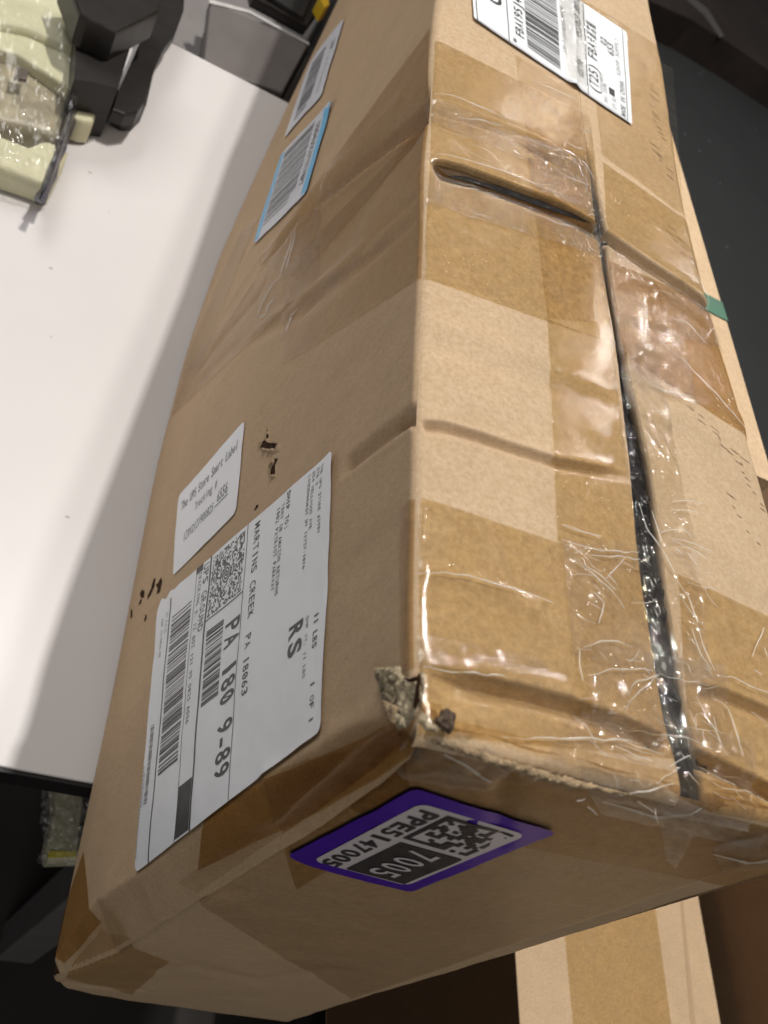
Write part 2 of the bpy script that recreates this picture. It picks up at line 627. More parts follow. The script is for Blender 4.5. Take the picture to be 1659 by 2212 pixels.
# folds on the tall side
rl('A', [(936, 228), (904, 279), (801, 363), (659, 478), (600, 530), (520, 650)], 'g', -0.00143, .0035, (.02, .3))
rl('A', [(932, 250), (890, 262), (800, 330), (700, 420), (640, 455)], 'g', 0.00325, .0085, (.02, .3))
rl('A', [(934, 232), (905, 262), (870, 290)], 'g', 0.00228, .0035, (.01, .5))
rl('A', [(560, 590), (659, 478), (801, 363), (904, 279), (936, 230)], 'l', .0060, .0120, (.35, .02))
rl('A', [(870, 500), (760, 590), (640, 680), (496, 760), (388, 870)], 'g', 0.00104, .0045, (.1, .2))
rl('A', [(760, 560), (640, 650), (569, 700), (496, 770)], 'g', -0.00072, .003)
rl('A', [(600, 560), (560, 640), (490, 720), (400, 835)], 'g', 0.00130, .0040, (.2, .2))
rl('A', [(900, 440), (800, 520), (700, 600), (600, 700)], 'g', -0.00065, .003)
rl('A', [(905, 420), (840, 480), (780, 540)], 'g', 0.00084, .003)
rl('A', [(905, 470), (830, 530), (700, 625), (640, 690)], 'g', 0.00078, .0026)
rl('A', [(880, 200), (760, 330), (690, 400)], 'g', -0.00091, .006)
rl('A', [(660, 440), (600, 520), (530, 640), (450, 760)], 'g', -0.00065, .004)
rl('A', [(640, 640), (540, 740), (420, 900)], 'g', -0.00046, .004)
rl('A', [(640, 480), (560, 560), (480, 680)], 'g', -0.00078, .004)
# the crease that runs under the big label's corner
rl('A', [(732, 1040), (800, 985), (850, 948), (900, 908)], 'l', .0026, .0055, (.12, .01))
rl('A', [(900, 905), (865, 918), (838, 938)], 'g', 0.00104, .0013, (.01, .4))
rl('A', [(870, 1130), (780, 1200), (700, 1280)], 'g', 0.00039, .006)
rl('A', [(895, 690), (800, 760), (700, 840)], 'g', 0.00033, .006)
# end of the side near the crushed corner
rl('A', [(850, 1500), (760, 1560), (700, 1590)], 'g', -0.00059, .003)
rl('A', [(845, 1560), (800, 1585), (640, 1660), (560, 1700)], 'g', -0.00078, .004)
# top flap nearest the tall side
rl('B', [(1290, 492), (1200, 443), (1100, 403), (1000, 366), (918, 341)], 'l', -.0, .008)
RELIEF['B'].pop()
_far = [(918, 341), (1000, 363), (1100, 400), (1200, 438), (1290, 486)]
rl('B', _far, 'l', .0120, .0072, (.10, .03))
rl('B', [(1300, 488), (1340, 520), (1400, 562), (1480, 612), (1545, 662)], 'l', .0065, .0060, (.05, .03))
rl('B', [(930, 214), (1000, 236), (1080, 268), (1160, 300), (1240, 345)], 'g', -0.00104, .0022)
rl('B', [(935, 240), (1000, 262), (1100, 300), (1240, 372)], 'g', 0.00091, .0022)
rl('B', [(940, 258), (1000, 268), (1100, 300), (1230, 350)], 'g', -0.00078, .002)
rl('B', [(900, 905), (960, 912), (1040, 935), (1120, 962), (1210, 990), (1375, 1020)], 'l', .0026, .0034, (.04, .25))
rl('B', [(905, 1436), (1000, 1452), (1150, 1485), (1250, 1512), (1340, 1545), (1440, 1590)], 'l', .0042, .0046, (.25, .03))
rl('B', [(905, 1425), (1000, 1440), (1150, 1468), (1250, 1495)], 'g', -0.00065, .002)
rl('B', [(1500, 1472), (1566, 1488), (1659, 1528), (1750, 1570)], 'l', .0030, .004)
rl('B', [(1490, 1610), (1560, 1642), (1659, 1690), (1760, 1735)], 'l', .0046, .0042, (.03, .1))
rl('B', [(905, 1225), (1000, 1250), (1100, 1290), (1180, 1330)], 'g', -0.00059, .0025)
rl('B', [(905, 1500), (1000, 1510), (1100, 1525)], 'g', 0.00052, .002)
rl('B', [(905, 745), (1000, 770), (1190, 830), (1330, 880)], 'g', 0.00046, .004)
rl('B', [(905, 690), (1000, 715), (1190, 790), (1340, 850)], 'g', -0.00033, .003)
rl('B', [(1340, 760), (1440, 800), (1560, 870), (1640, 950)], 'g', -0.00078, .004)
rl('B', [(1380, 880), (1470, 900), (1560, 960)], 'g', -0.00078, .005)
rl('B', [(1400, 620), (1470, 670), (1540, 720)], 'g', 0.00078, .004)
rl('B', [(1320, 440), (1400, 480), (1500, 560)], 'g', -0.00059, .003)
rl('B', [(1290, 330), (1380, 380), (1480, 470)], 'g', 0.00065, .004)
rl('B', [(1480, 1120), (1560, 1200), (1659, 1300)], 'g', -0.00065, .005)
rl('B', [(1560, 1330), (1620, 1370), (1700, 1420)], 'g', -0.00078, .005)
# end panel
rl('C', [(850, 1575), (760, 1640), (640, 1745), (537, 1845)], 'g', -0.00260, .0030, (.05, .25))
rl('C', [(860, 1600), (790, 1700), (720, 1760), (620, 1850), (480, 1960)], 'g', 0.00117, .006)
rl('C', [(620, 1620), (560, 1700), (460, 1800)], 'g', 0.00130, .005)
rl('C', [(535, 1845), (470, 1880), (420, 1905), (330, 1975)], 'g', -0.00078, .003)
rl('C', [(205, 1925), (240, 1990), (280, 2035)], 'g', -0.00091, .003)
rl('C', [(110, 2085), (170, 2060), (240, 2035), (320, 2010)], 'g', -0.00104, .003)
rl('C', [(120, 2130), (200, 2140), (320, 2150)], 'g', 0.00098, .004)
rl('C', [(1090, 1680), (1080, 1760), (1075, 1840)], 'g', 0.00046, .003)
rl('C', [(300, 2110), (420, 2100), (560, 2130), (760, 2100)], 'g', 0.00104, .008)

# ---------------------------------------------------------------- 1. the taped parcel
box = empty("cardboard_box", "long dented cardboard box with shipping labels, wrapped in clear tape on the white table",
            "cardboard box", (0.07, 0.5, 0.0))


def spacing(parts):
    out = []
    for a, b, st in parts:
        n = max(1, int(round((b - a) / st)))
        out.append(np.linspace(a, b, n, endpoint=False))
    out.append([parts[-1][1]])
    return np.concatenate(out)


U_A = spacing([(0, .32, .0011), (.32, .7, .0022), (.7, 1.12, .006)])
W_A = spacing([(R1 * .25, .006, .0005), (.006, H - .008, .0013), (H - .008, H, .0008)])
uu, ww = np.meshgrid(U_A, W_A, indexing='ij')
grid("side_panel", A_surf(uu, ww), MAT['kraft_side'], box, out=OUT['A'], label="tall near side panel with creases, holes and three paper labels")


def flap(name, vf0, vf1, skirt, lab):
    U = spacing([(-.0012, .006, .0006), (.006, .33, .00045), (.33, .6, .002), (.6, 1.12, .006)])
    s = np.linspace(0, 1, 130)
    uu, ss = np.meshgrid(U, s, indexing='ij')
    va, vb = vf0(uu), vf1(uu)
    P = B_surf(uu, va * (1 - ss) + vb * ss)
    side = 0 if skirt == 'lo' else -1
    e = P[:, side:side + 1 if side == 0 else None, :].copy()
    n_ = fbm(U * 160, 0 * U, 9, 2) * .0003
    e2 = e.copy()
    e2[:, 0, 2] += .0038
    e2[:, 0, 1] += n_
    e3 = e2.copy()
    e3[:, 0, 1] += .01 * (1 if skirt == 'lo' else -1)
    P = np.concatenate([e3, e2, P], 1) if skirt == 'lo' else np.concatenate([P, e2, e3], 1)
    grid(name, P, MAT['kraft'], box, label=lab, out=OUT['B'])


flap("top_flap", lambda u: E1(u) + R1 * .25, GL, 'hi', "top flap on the tall side, with an open tear across it")
flap("top_flap", GR, lambda u: E2(u) - R2 * .2, 'lo', "far top flap beyond the open seam, marked with dark scuffs")

s = np.linspace(0, 1, 130)
t = np.linspace(0, 1, 260)
ss, tt = np.meshgrid(s, t, indexing='ij')
wv = R1 * .3 + tt * .40
v0 = C_v0(wv) + .0006
vv = v0 + ss * (C_v1(wv) - v0 - .0008)
w1 = C_w1(vv)
wv = R1 * .3 + tt * (w1 - .001 - R1 * .3)
v0 = C_v0(np.minimum(wv, H)) + .0006
vv = v0 + ss * (C_v1(wv) - v0 - .0008)
grid("end_panel", C_surf(vv, wv), MAT['kraft'], box, out=OUT['C'], label="shaded near end panel carrying the purple sticker")

u_ = np.linspace(0.0, 1.12, 60)
t_ = np.linspace(0, 1, 14)
uu, tt = np.meshgrid(u_, t_, indexing='ij')
drop = (C_w1(np.full_like(uu, .15)) - H) * np.clip(1 - uu / .085, 0, 1) ** 1.5
grid("back_panel", np.stack([uu, E2(uu) - .0002 + .004 * np.clip(tt * 1.3, 0, 1), .004 + tt * (H - .004 + drop)], -1), MAT['kraft_side'], box)
vv2 = np.linspace(0, 1, 40)
uu, qq = np.meshgrid(spacing([(0.002, .1, .004), (.1, 1.12, .03)]), vv2, indexing='ij')
vq = LB(uu) + .004 + qq * (E2(uu) + .003 - LB(uu) - .004)
dr = (C_w1(vq) - H - .001) * np.clip(1 - uu / .085, 0, 1) ** 1.5
grid("bottom_panel", np.stack([uu, vq, H - .0006 + dr * 0.98], -1), MAT['kraft_side'], box)
# lower long edge sags with the end flap where the box overhangs the table
grid("far_end_panel", np.stack(np.broadcast_arrays(np.full((12, 12), 1.12), *(lambda a, b: (E1(1.12) + a * (E2(1.12) - E1(1.12)), b * H))(*np.meshgrid(np.linspace(0, 1, 12), np.linspace(0, 1, 12), indexing='ij'))), -1), MAT['kraft_side'], box)

# black wrapped contents seen through the open seam
uu, ss = np.meshgrid(spacing([(-.0005, .31, .0008)]), np.linspace(-1, 1, 34), indexing='ij')
mid = (GL(uu) + GR(uu)) / 2
wid = (GR(uu) - GL(uu)) / 2 + .006
fold = np.abs(vnoise(uu * 260, ss * 3 + uu * 60, 31)) * .0016 + np.abs(fbm(uu * 90 + ss, ss * 5, 32, 3)) * .0014
grid("black_bag", np.stack([uu, mid + ss * wid, .0052 - .0022 * (1 - ss ** 2) * np.clip((.12 - uu) / .06, 0, 1) - fold + arc(uu + .0015, .0045)], -1), MAT['black_bag'], box, out=OUT['B'],
     label="black plastic wrapping bulging in the open seam")


# ---------------------------------------------------------------- tapes and films
SURF = {'A': A_surf, 'B': B_surf, 'C': C_surf}
ON = {'A': onA, 'B': onB, 'C': onC}


def patch(name, face, quad, mat, off, st=.0010, parent=None, rag=None, label=None, wob=0.0, lift=None):
    """film lying on a face between four picture positions (a,b,c,d in order); rag = ragged end on the d-a side"""
    q = [ON[face](*p) for p in quad]
    Hm = hom([(0, 0), (1, 0), (1, 1), (0, 1)], q)
    l1 = np.hypot(q[1][0] - q[0][0], q[1][1] - q[0][1])
    l2 = np.hypot(q[3][0] - q[0][0], q[3][1] - q[0][1])
    n, m = int(np.clip(l1 / st, 4, 260)), int(np.clip(l2 / st, 4, 260))
    a, b = np.meshgrid(np.linspace(0, 1, n), np.linspace(0, 1, m), indexing='ij')
    if rag:
        j = rag * (fbm(b * 9, 0 * b, 77, 3) + .5 * np.where((b * 23 % 1) > .5, 1, -1) * .25)
        a = a + (1 - a) ** 6 * j
    x, y = happly(Hm, a, b)
    if wob:
        off = off + wob * np.abs(fbm(x * 120, y * 120, 41, 4))
    if lift is not None:
        off = off + lift(a, b)
    FILM[0] = True
    P = SURF[face](x, y)
    FILM[0] = False
    k = {'A': 1, 'B': 2, 'C': 0}[face]
    P[..., k] -= off
    return grid(name, P, mat, parent or box, label=label, out=OUT[face])


# tape across the middle, wrapped from the top down over the tall side
patch("clear_tape", 'B', [(940, 85), (1275, 252), (1325, 745), (905, 596)], MAT['tape'], .00025, label="wide clear tape wrapped across the middle of the near flap")
patch("clear_tape", 'A', [(625, 570), (936, 240), (908, 597), (603, 795)], MAT['tape_side'], .00025, rag=.10, label="end of the clear tape on the tall side with a jagged cut")
patch("clear_tape", 'A', [(560, 560), (930, 60), (936, 255), (640, 610)], MAT['tape_side'], .00045, rag=.04)
patch("clear_tape", 'A', [(400, 800), (700, 420), (690, 600), (370, 900)], MAT['tape_side'], .00035, rag=.02)
patch("clear_tape", 'B', [(900, 1071), (1390, 1236), (1462, 1640), (905, 1585)], MAT['tape'], .00028, label="wide clear tape over the near end of the top flap")
patch("clear_tape", 'A', [(862, 1092), (895, 1073), (893, 1440), (868, 1450)], MAT['tape_side'], .0003)
patch("clear_tape", 'A', [(858, 1556), (466, 1736), (392, 1876), (880, 1604)], MAT['tape_brown'], .0004, .0008)
# tape laid along the seam
patch("clear_tape", 'B', [(1112, 120), (1245, 190), (1320, 700), (1182, 690)], MAT['tape_smooth'], .0005, label="long clear tape laid along the open seam")
patch("clear_tape", 'B', [(1182, 690), (1322, 745), (1388, 1240), (1203, 1170)], MAT['tape'], .0005)
patch("clear_tape", 'A', [(395, 800), (520, 500), (560, 470), (430, 800)], MAT['tape_smooth'], .0005, .002)
patch("clear_tape", 'B', [(1345, 745), (1412, 742), (1500, 1180), (1435, 1180)], MAT['tape_wrinkled'], .0004)
# far flap
patch("clear_tape", 'B', [(1315, 560), (1545, 665), (1628, 952), (1350, 770)], MAT['glitter'], .00028, label="amber clear tape crossing the far flap, glittering with creases")
patch("clear_tape", 'B', [(1260, 0), (1470, 130), (1500, 480), (1300, 330)], MAT['tape_smooth'], .00022)
patch("clear_tape", 'B', [(1302, 350), (1490, 480), (1545, 655), (1312, 500)], MAT['tape'], .0003)
patch("clear_tape", 'B', [(1465, 1240), (1800, 1400), (1800, 1800), (1500, 1740)], MAT['tape'], .0003, label="clear tape over the near end of the far flap")
# crinkled loose film
patch("wrinkled_film", 'B', [(928, 215), (1262, 350), (1290, 420), (925, 262)], MAT['tape_wrinkled'], .0008, .0009, wob=.0008)
patch("wrinkled_film", 'B', [(1130, 300), (1262, 345), (1295, 480), (1150, 420)], MAT['film'], .0009, .0009, wob=.0008)
patch("wrinkled_film", 'B', [(925, 372), (1290, 505), (1300, 560), (915, 440)], MAT['tape_wrinkled'], .0009, .0009, wob=.0009)
patch("wrinkled_film", 'B', [(1320, 520), (1545, 665), (1575, 760), (1345, 700)], MAT['film'], .0008, .0009, wob=.0008)
patch("wrinkled_film", 'B', [(1345, 680), (1470, 720), (1500, 880), (1360, 830)], MAT['film'], .0010, .0010, wob=.0008)
patch("wrinkled_film", 'B', [(1208, 1165), (1500, 1190), (1530, 1480), (1232, 1420)], MAT['film'], .0011, .0010, wob=.0009)
patch("wrinkled_film", 'B', [(1245, 1390), (1560, 1440), (1580, 1640), (1262, 1590)], MAT['film'], .0013, .0010, wob=.0010)
patch("wrinkled_film", 'B', [(1240, 1530), (1620, 1600), (1640, 1790), (1150, 1680)], MAT['film'], .0009, .0010, wob=.0009)
patch("wrinkled_film", 'B', [(898, 1370), (1180, 1430), (1180, 1470), (905, 1438)], MAT['tape_wrinkled'], .0005, .0009, wob=.0010)


def band(name, pts, offs, mat, seg=400, wob=.0008, half=.0045, seed=1):
    """film bridging the seam: follows picture positions on the top, given half width"""
    uv = np.array([onB(*p) for p in pts])
    d = np.concatenate([[0], np.cumsum(np.hypot(*(uv[1:] - uv[:-1]).T))])
    tt = np.linspace(0, d[-1], seg)
    cu, cv = np.interp(tt, d, uv[:, 0]), np.interp(tt, d, uv[:, 1])
    s = np.linspace(-1, 1, 26)
    U = cu[:, None] + 0 * s[None]
    V = cv[:, None] + s[None] * half * (1 + .15 * vnoise(tt * 80, 0 * tt, seed)[:, None])
    h = offs + wob * np.abs(fbm(U * 150, V * 400, seed, 4)) + .0008 * (1 - s[None] ** 2)
    return grid(name, np.stack([U, V, -h], -1), mat, box, out=OUT['B'])


band("seam_film", [(1268, 330), (1290, 440), (1310, 560), (1332, 700), (1352, 850), (1372, 980), (1395, 1120), (1412, 1250), (1430, 1380),
                   (1455, 1500), (1478, 1600), (1492, 1690)], -.0006, MAT['seam_film'], 520, .0005, .0050, 3)

# haze of film round the crushed corner and down the end panel
patch("end_tape", 'C', [(905, 1600), (1800, 1790), (1700, 1950), (700, 1760)], MAT['tape_dark'], .0002, label="clear tape folded over onto the end panel")
patch("end_tape", 'C', [(850, 1600), (1700, 1850), (760, 2165), (380, 1935)], MAT['end_clear'], .0004, .002)
patch("end_tape", 'C', [(560, 1720), (860, 1600), (900, 1780), (640, 1930)], MAT['tape_dark'], .0006, .002)
patch("end_tape", 'C', [(215, 2030), (365, 2085), (285, 2155), (140, 2120)], MAT['tape_dark'], .0006, .002, label="brownish tape corner patch at the bottom of the end panel")
patch("wrinkled_film", 'C', [(905, 1600), (1110, 1665), (1060, 1715), (840, 1690)], MAT['film_end'], .0011, .0012, wob=.0012)
patch("wrinkled_film", 'C', [(1250, 1680), (1659, 1800), (1640, 1840), (1300, 1760)], MAT['film_end'], .0012, .0012, wob=.0008)
patch("wrinkled_film", 'C', [(1420, 1740), (1520, 1770), (1460, 1880), (1440, 1860)], MAT['film_end'], .0012, .0012, wob=.0008)
patch("wrinkled_film", 'C', [(1540, 1830), (1720, 1790), (1720, 1870), (1560, 1890)], MAT['film_end'], .0012, .0012, wob=.0008)
patch("side_tape", 'A', [(183, 1838), (198, 1990), (125, 2080), (112, 2040)], MAT['tape_brown'], .0004, .002, label="dark tape at the foot of the tall side")


# folds of film as thin raised ribbons, glints put into their white colour
def strands(name, face, lines, mat, r0=.00024, off=.0012, parent=None):
    V, F = [], []
    for pts in lines:
        q = np.array([ON[face](*p) for p in pts])
        d = np.concatenate([[0], np.cumsum(np.hypot(*(q[1:] - q[:-1]).T))])
        n = max(8, int(d[-1] / .0014))
        tt = np.linspace(0, d[-1], n)
        x, y = np.interp(tt, d, q[:, 0]), np.interp(tt, d, q[:, 1])
        x = x + .0004 * vnoise(tt * 300, 0 * tt, int(pts[0][0]))
        tn = np.gradient(np.stack([x, y], 1), axis=0)
        tn /= np.linalg.norm(tn, axis=1)[:, None] + 1e-9
        r = r0 * (.5 + .5 * np.sin(np.pi * tt / d[-1])) * (1 + .5 * vnoise(tt * 500, 0 * tt, 8))
        P = SURF[face](x, y)
        k = {'A': 1, 'B': 2, 'C': 0}[face]
        ax = {'A': (0, 2), 'B': (0, 1), 'C': (1, 2)}[face]
        base = len(V)
        for i in range(n):
            nx, ny = -tn[i, 1], tn[i, 0]
            for (a_, h_) in ((-1.0, 0), (-.3, r[i] * .9), (.3, r[i] * .9), (1.0, 0)):
                p = P[i].copy()
                p[ax[0]] += nx * a_ * r[i]
                p[ax[1]] += ny * a_ * r[i]
                p[k] -= off + h_
                V.append(p)
        for i in range(n - 1):
            for c in range(3):
                a = base + i * 4 + c
                F.append((a, a + 1, a + 5, a + 4))
    V, F = w2(np.array(V)), np.array(F)
    nn = np.cross(V[F[:, 1]] - V[F[:, 0]], V[F[:, 2]] - V[F[:, 1]])
    fl_ = nn @ np.array(d2(OUT[face])) < 0
    F[fl_] = F[fl_][:, ::-1]
    o = mesh(name, V, F, mat, parent or box, True)
    o['kind'] = 'stuff'
    return o


zz = lambda x0, y0, k: (lambda x, y: ((x0 + x * k) / 1.4756, (y0 + y * k) / 1.4756))
z2 = zz(1700, 1000, .452)
z6 = zz(1950, 2000, .3617)
z5 = zz(1224, 1500, .7378)
z3 = zz(1300, 250, .4219)
SL = []
SL += [[z2(250, 1745), z2(400, 1850), z2(520, 1960), z2(618, 2085)], [z2(270, 1740), z2(430, 1840), z2(560, 1960)],
       [z2(625, 1735), z2(560, 1800), z2(490, 1880)], [z2(410, 1985), z2(480, 2050), z2(440, 2200)], [z2(500, 1850), z2(570, 1920)],
       [z2(190, 1500), z2(320, 1550), z2(460, 1590)], [z2(180, 1610), z2(300, 1640), z2(450, 1680), z2(730, 1700)],
       [z2(330, 1720), z2(500, 1725), z2(735, 1740)],
       [z2(960, 1335), z2(1080, 1330), z2(1175, 1350)], [z2(960, 1390), z2(1050, 1400), z2(1150, 1415)],
       [z2(930, 1540), z2(1040, 1535), z2(1095, 1585)], [z2(960, 1590), z2(1100, 1630), z2(1230, 1685)],
       [z2(965, 1610), z2(1080, 1660), z2(1200, 1740)], [z2(975, 1650), z2(1045, 1710)],
       [z2(1070, 1915), z2(1180, 1935), z2(1268, 1965)], [z2(990, 1880), z2(1080, 2020), z2(1140, 2200)],
       [z2(1010, 1960), z2(1080, 2100), z2(1170, 2205)], [z2(730, 1340), z2(790, 1540), z2(900, 1680), z2(985, 1830)],
       [z2(820, 1400), z2(870, 1540), z2(890, 1620)], [z2(890, 1560), z2(930, 1540)]]
SL += [[z6(680, 20), z6(720, 150), z6(780, 290), z6(850, 380)], [z6(740, 20), z6(780, 180), z6(880, 400)], [z6(400, 420), z6(560, 470), z6(850, 520)],
       [z6(890, 550), z6(980, 700), z6(1040, 850), z6(1130, 1150)], [z6(870, 800), z6(900, 950), z6(935, 1060)],
       [z6(720, 600), z6(800, 780), z6(880, 900), z6(930, 1020)], [z6(0, 820), z6(200, 880), z6(450, 950), z6(680, 990), z6(850, 1090)],
       [z6(0, 1000), z6(230, 1070), z6(450, 1110)], [z6(0, 1070), z6(150, 1130), z6(330, 1190)],
       [z6(490, 1235), z6(670, 1130)], [z6(370, 1390), z6(480, 1300), z6(580, 1250)], [z6(80, 740), z6(200, 600), z6(400, 430)],
       [z6(110, 610), z6(150, 520), z6(380, 420)], [z6(820, 1350), z6(950, 1430), z6(1150, 1460), z6(1377, 1580)],
       [z6(0, 1320), z6(100, 1430), z6(300, 1440), z6(520, 1380)], [z6(640, 1270), z6(700, 1350), z6(750, 1400)],
       [z6(800, 1130), z6(880, 1240), z6(960, 1350)], [z6(880, 430), z6(1040, 460), z6(1200, 530), z6(1377, 600)],
       [z6(1220, 380), z6(1300, 430)], [z6(1210, 270), z6(1300, 10)], [z6(1300, 180), z6(1350, 300)]]
SL += [[z5(500, 1165), z5(700, 1165), z5(880, 1165), z5(1150, 1180)], [z5(840, 1050), z5(860, 1110), z5(900, 1180)],
       [z5(830, 780), z5(830, 850), z5(845, 915)], [z5(845, 770), z5(960, 740), z5(1060, 770)], [z5(870, 900), z5(960, 860), z5(1150, 870)],
       [z5(130, 440), z5(300, 460), z5(430, 490), z5(620, 545), z5(720, 580)], [z5(760, 245), z5(840, 275), z5(920, 300)],
       [z5(160, 855), z5(300, 880), z5(500, 900)]]
SL += [[z3(190, 130), z3(300, 145), z3(440, 190), z3(600, 265), z3(740, 335)], [z3(370, 300), z3(520, 330), z3(680, 380)],
       [z3(300, 740), z3(430, 755), z3(530, 800)], [z3(520, 800), z3(700, 850), z3(900, 920), z3(1010, 940)],
       [z3(1040, 960), z3(1140, 1010), z3(1280, 1050), z3(1390, 1060)], [z3(870, 1015), z3(980, 1050), z3(1100, 1110), z3(1240, 1145)],
       [z3(1090, 700), z3(1200, 770), z3(1350, 830)], [z3(300, 820), z3(420, 850), z3(520, 860)], [z3(450, 1020), z3(540, 1050), z3(620, 1080)],
       [z3(940, 40), z3(1080, 90), z3(1270, 180)], [z3(1330, 660), z3(1400, 780)], [z3(1170, 495), z3(1250, 540), z3(1330, 560)],
       [z3(200, 600), z3(400, 640), z3(600, 690), z3(800, 760), z3(980, 840), z3(1180, 930)],
       [(1440, 690), (1480, 700), (1520, 745)], [(1360, 700), (1400, 735)], [(1385, 820), (1430, 850), (1490, 862)], [(1500, 600), (1540, 660)],
       [(1420, 740), (1480, 790), (1560, 880), (1620, 948)]]
rs = random.Random(19)


def spray(x0, y0, x1, y1, n, ang, spread, lmin, lmax):
    out = []
    for _ in range(n):
        x, y = rs.uniform(x0, x1), rs.uniform(y0, y1)
        a = math.radians(ang + rs.gauss(0, spread))
        L_ = rs.uniform(lmin, lmax)
        b = a + rs.uniform(-.5, .5)
        out.append([(x, y), (x + L_ * .5 * math.cos(a), y + L_ * .5 * math.sin(a)),
                    (x + L_ * .5 * math.cos(a) + L_ * .5 * math.cos(b), y + L_ * .5 * math.sin(a) + L_ * .5 * math.sin(b))])
    return out


SF = spray(1215, 1180, 1400, 1500, 16, 30, 30, 20, 70) + spray(1420, 1180, 1560, 1600, 16, 60, 20, 20, 70)
SF += spray(1240, 1490, 1560, 1740, 22, 20, 25, 20, 80) + spray(935, 215, 1240, 330, 8, 24, 5, 30, 90)
SF += spray(930, 380, 1230, 480, 8, 22, 6, 30, 80) + spray(1200, 290, 1270, 450, 8, 50, 20, 10, 30)
SF += spray(1345, 580, 1540, 740, 10, 42, 12, 20, 60) + spray(1520, 1500, 1659, 1760, 8, 40, 20, 20, 50)
strands("film_crease_glints", 'B', SL, MAT['glint_strand'])
strands("film_crease_glints", 'B', SF, MAT['glint_strand'], .00013, .0014)
z4 = zz(500, 700, .3617)
strands("film_crease_glints", 'A', [[z4(1245, 110), z4(1200, 280), z4(1160, 420)], [z4(1230, 130), z4(1150, 350), z4(1095, 510)],
                              [z4(1100, 510), z4(1040, 560), z4(990, 650), z4(920, 790), z4(900, 860)], [z4(1070, 680), z4(1000, 750), z4(970, 840), z4(910, 875)],
                              [z4(1250, 790), z4(1180, 850), z4(1160, 990)]], MAT['glint_strand'], .0005, .0009)
strands("film_crease_glints", 'C', [[(955, 1640), (1000, 1660), (1060, 1700)], [(1300, 1735), (1420, 1770), (1520, 1760)], [(1540, 1850), (1620, 1870), (1700, 1860)]],
        MAT['glint_strand'], .0005, .0009)

# crushed corner: torn grey pulp, dark patches coloured as hole shade and a tuft of lint
_c = zz(1150, 2000, .36166)


def lump(name, outline, plane, mat, thick, seed, parent, amp=.0014, n=34, sink=0.0):
    """irregular fibrous mass: a picture outline laid on plane (axis, value) and swollen"""
    ax, val = plane
    P = np.array([hit(*p, ax, val) for p in outline])
    c = P.mean(0)
    m = 64
    per = np.concatenate([P, P[:1]])
    d = np.concatenate([[0], np.cumsum(np.linalg.norm(per[1:] - per[:-1], axis=1))])
    tt = np.linspace(0, d[-1], m)
    ring = np.stack([np.interp(tt, d, per[:, k]) for k in range(3)], 1)
    rr = np.linspace(0, 1, n)
    G = c[None, None] + rr[:, None, None] * (ring - c)[None]
    ka, kb = [k for k in range(3) if k != ax]
    nz = fbm(G[..., ka] * 260, G[..., kb] * 260, seed, 4)
    nz2 = fbm(G[..., ka] * 900, G[..., kb] * 900, seed + 3, 3)
    h = thick * np.sqrt(np.clip(1 - rr[:, None] ** 3, 0, 1)) + amp * nz * (1 - rr[:, None] ** 6) + amp * .4 * nz2 - sink
    G[..., ax] -= h
    G[..., ka] += (amp * .5 * nz2) * (rr[:, None] > .7)
    return grid(name, G, mat, parent, smooth=False, out=[OUT['C'], OUT['A'], OUT['B']][ax])


crush = lump("torn_corner", [_c(125, 365), _c(260, 345), _c(345, 330), _c(375, 440), _c(500, 440), _c(530, 560), _c(510, 720), _c(480, 800), _c(420, 880),
                             _c(330, 900), _c(240, 800), _c(200, 640), _c(150, 500)], (1, -0.0036), MAT['grey_pulp'], .0014, 51, box)
crush['label'] = "crushed grey torn corner of the box"
lump("torn_hole", [_c(505, 400), _c(530, 420), _c(520, 560), _c(520, 650), _c(480, 725), _c(462, 700), _c(478, 600), _c(490, 500)], (1, -0.0058), MAT['hole_shade'], .0003, 53, crush, .0002)
lump("torn_hole", [_c(370, 440), _c(430, 455), _c(510, 425), _c(500, 470), _c(420, 485)], (1, -0.0060), MAT['hole_shade'], .0003, 54, crush, .0002)
lump("torn_rim", [_c(512, 420), _c(550, 380), _c(556, 480), _c(540, 640), _c(520, 760), _c(505, 640), _c(530, 520)], (2, -.0022), MAT['grey_pulp'], .0008, 55, crush, .0008)
lump("torn_rim", [_c(515, 730), _c(545, 820), _c(620, 875), _c(690, 900), _c(660, 925), _c(560, 900), _c(500, 820)], (2, -.0022), MAT['grey_pulp'], .001, 56, crush, .0007)
lump("torn_rim", [_c(330, 760), _c(380, 790), _c(400, 880), _c(330, 905), _c(345, 840), _c(310, 800)], (1, -0.0068), MAT['grey_pulp'], .0008, 57, crush, .0006)
lump("torn_rim", [_c(200, 640), _c(330, 700), _c(300, 860), _c(240, 800)], (1, -0.0060), MAT['kraft_core'], .0008, 58, crush, .0006)
lump("lint_tuft", [_c(700, 730), _c(760, 750), _c(825, 790), _c(815, 850), _c(800, 935), _c(720, 910), _c(650, 850), _c(650, 800), _c(690, 780)], (2, -.0022), MAT['lint'], .0022, 59, box, .0016)['label'] = "dark tuft of lint stuck beside the crushed corner"
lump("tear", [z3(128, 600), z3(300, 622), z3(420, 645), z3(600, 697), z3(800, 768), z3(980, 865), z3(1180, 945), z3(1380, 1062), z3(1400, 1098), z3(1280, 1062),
              z3(1150, 1025), z3(1030, 982), z3(900, 932), z3(700, 862), z3(520, 806), z3(300, 735), z3(200, 655)], (2, .0013), plain("painted_tear_shade", (.085, .05, .028), .8, .2, 120, .4), .0001, 67, box, .0003)  # dark brown sheet, the tear's inner shadow put into its colour
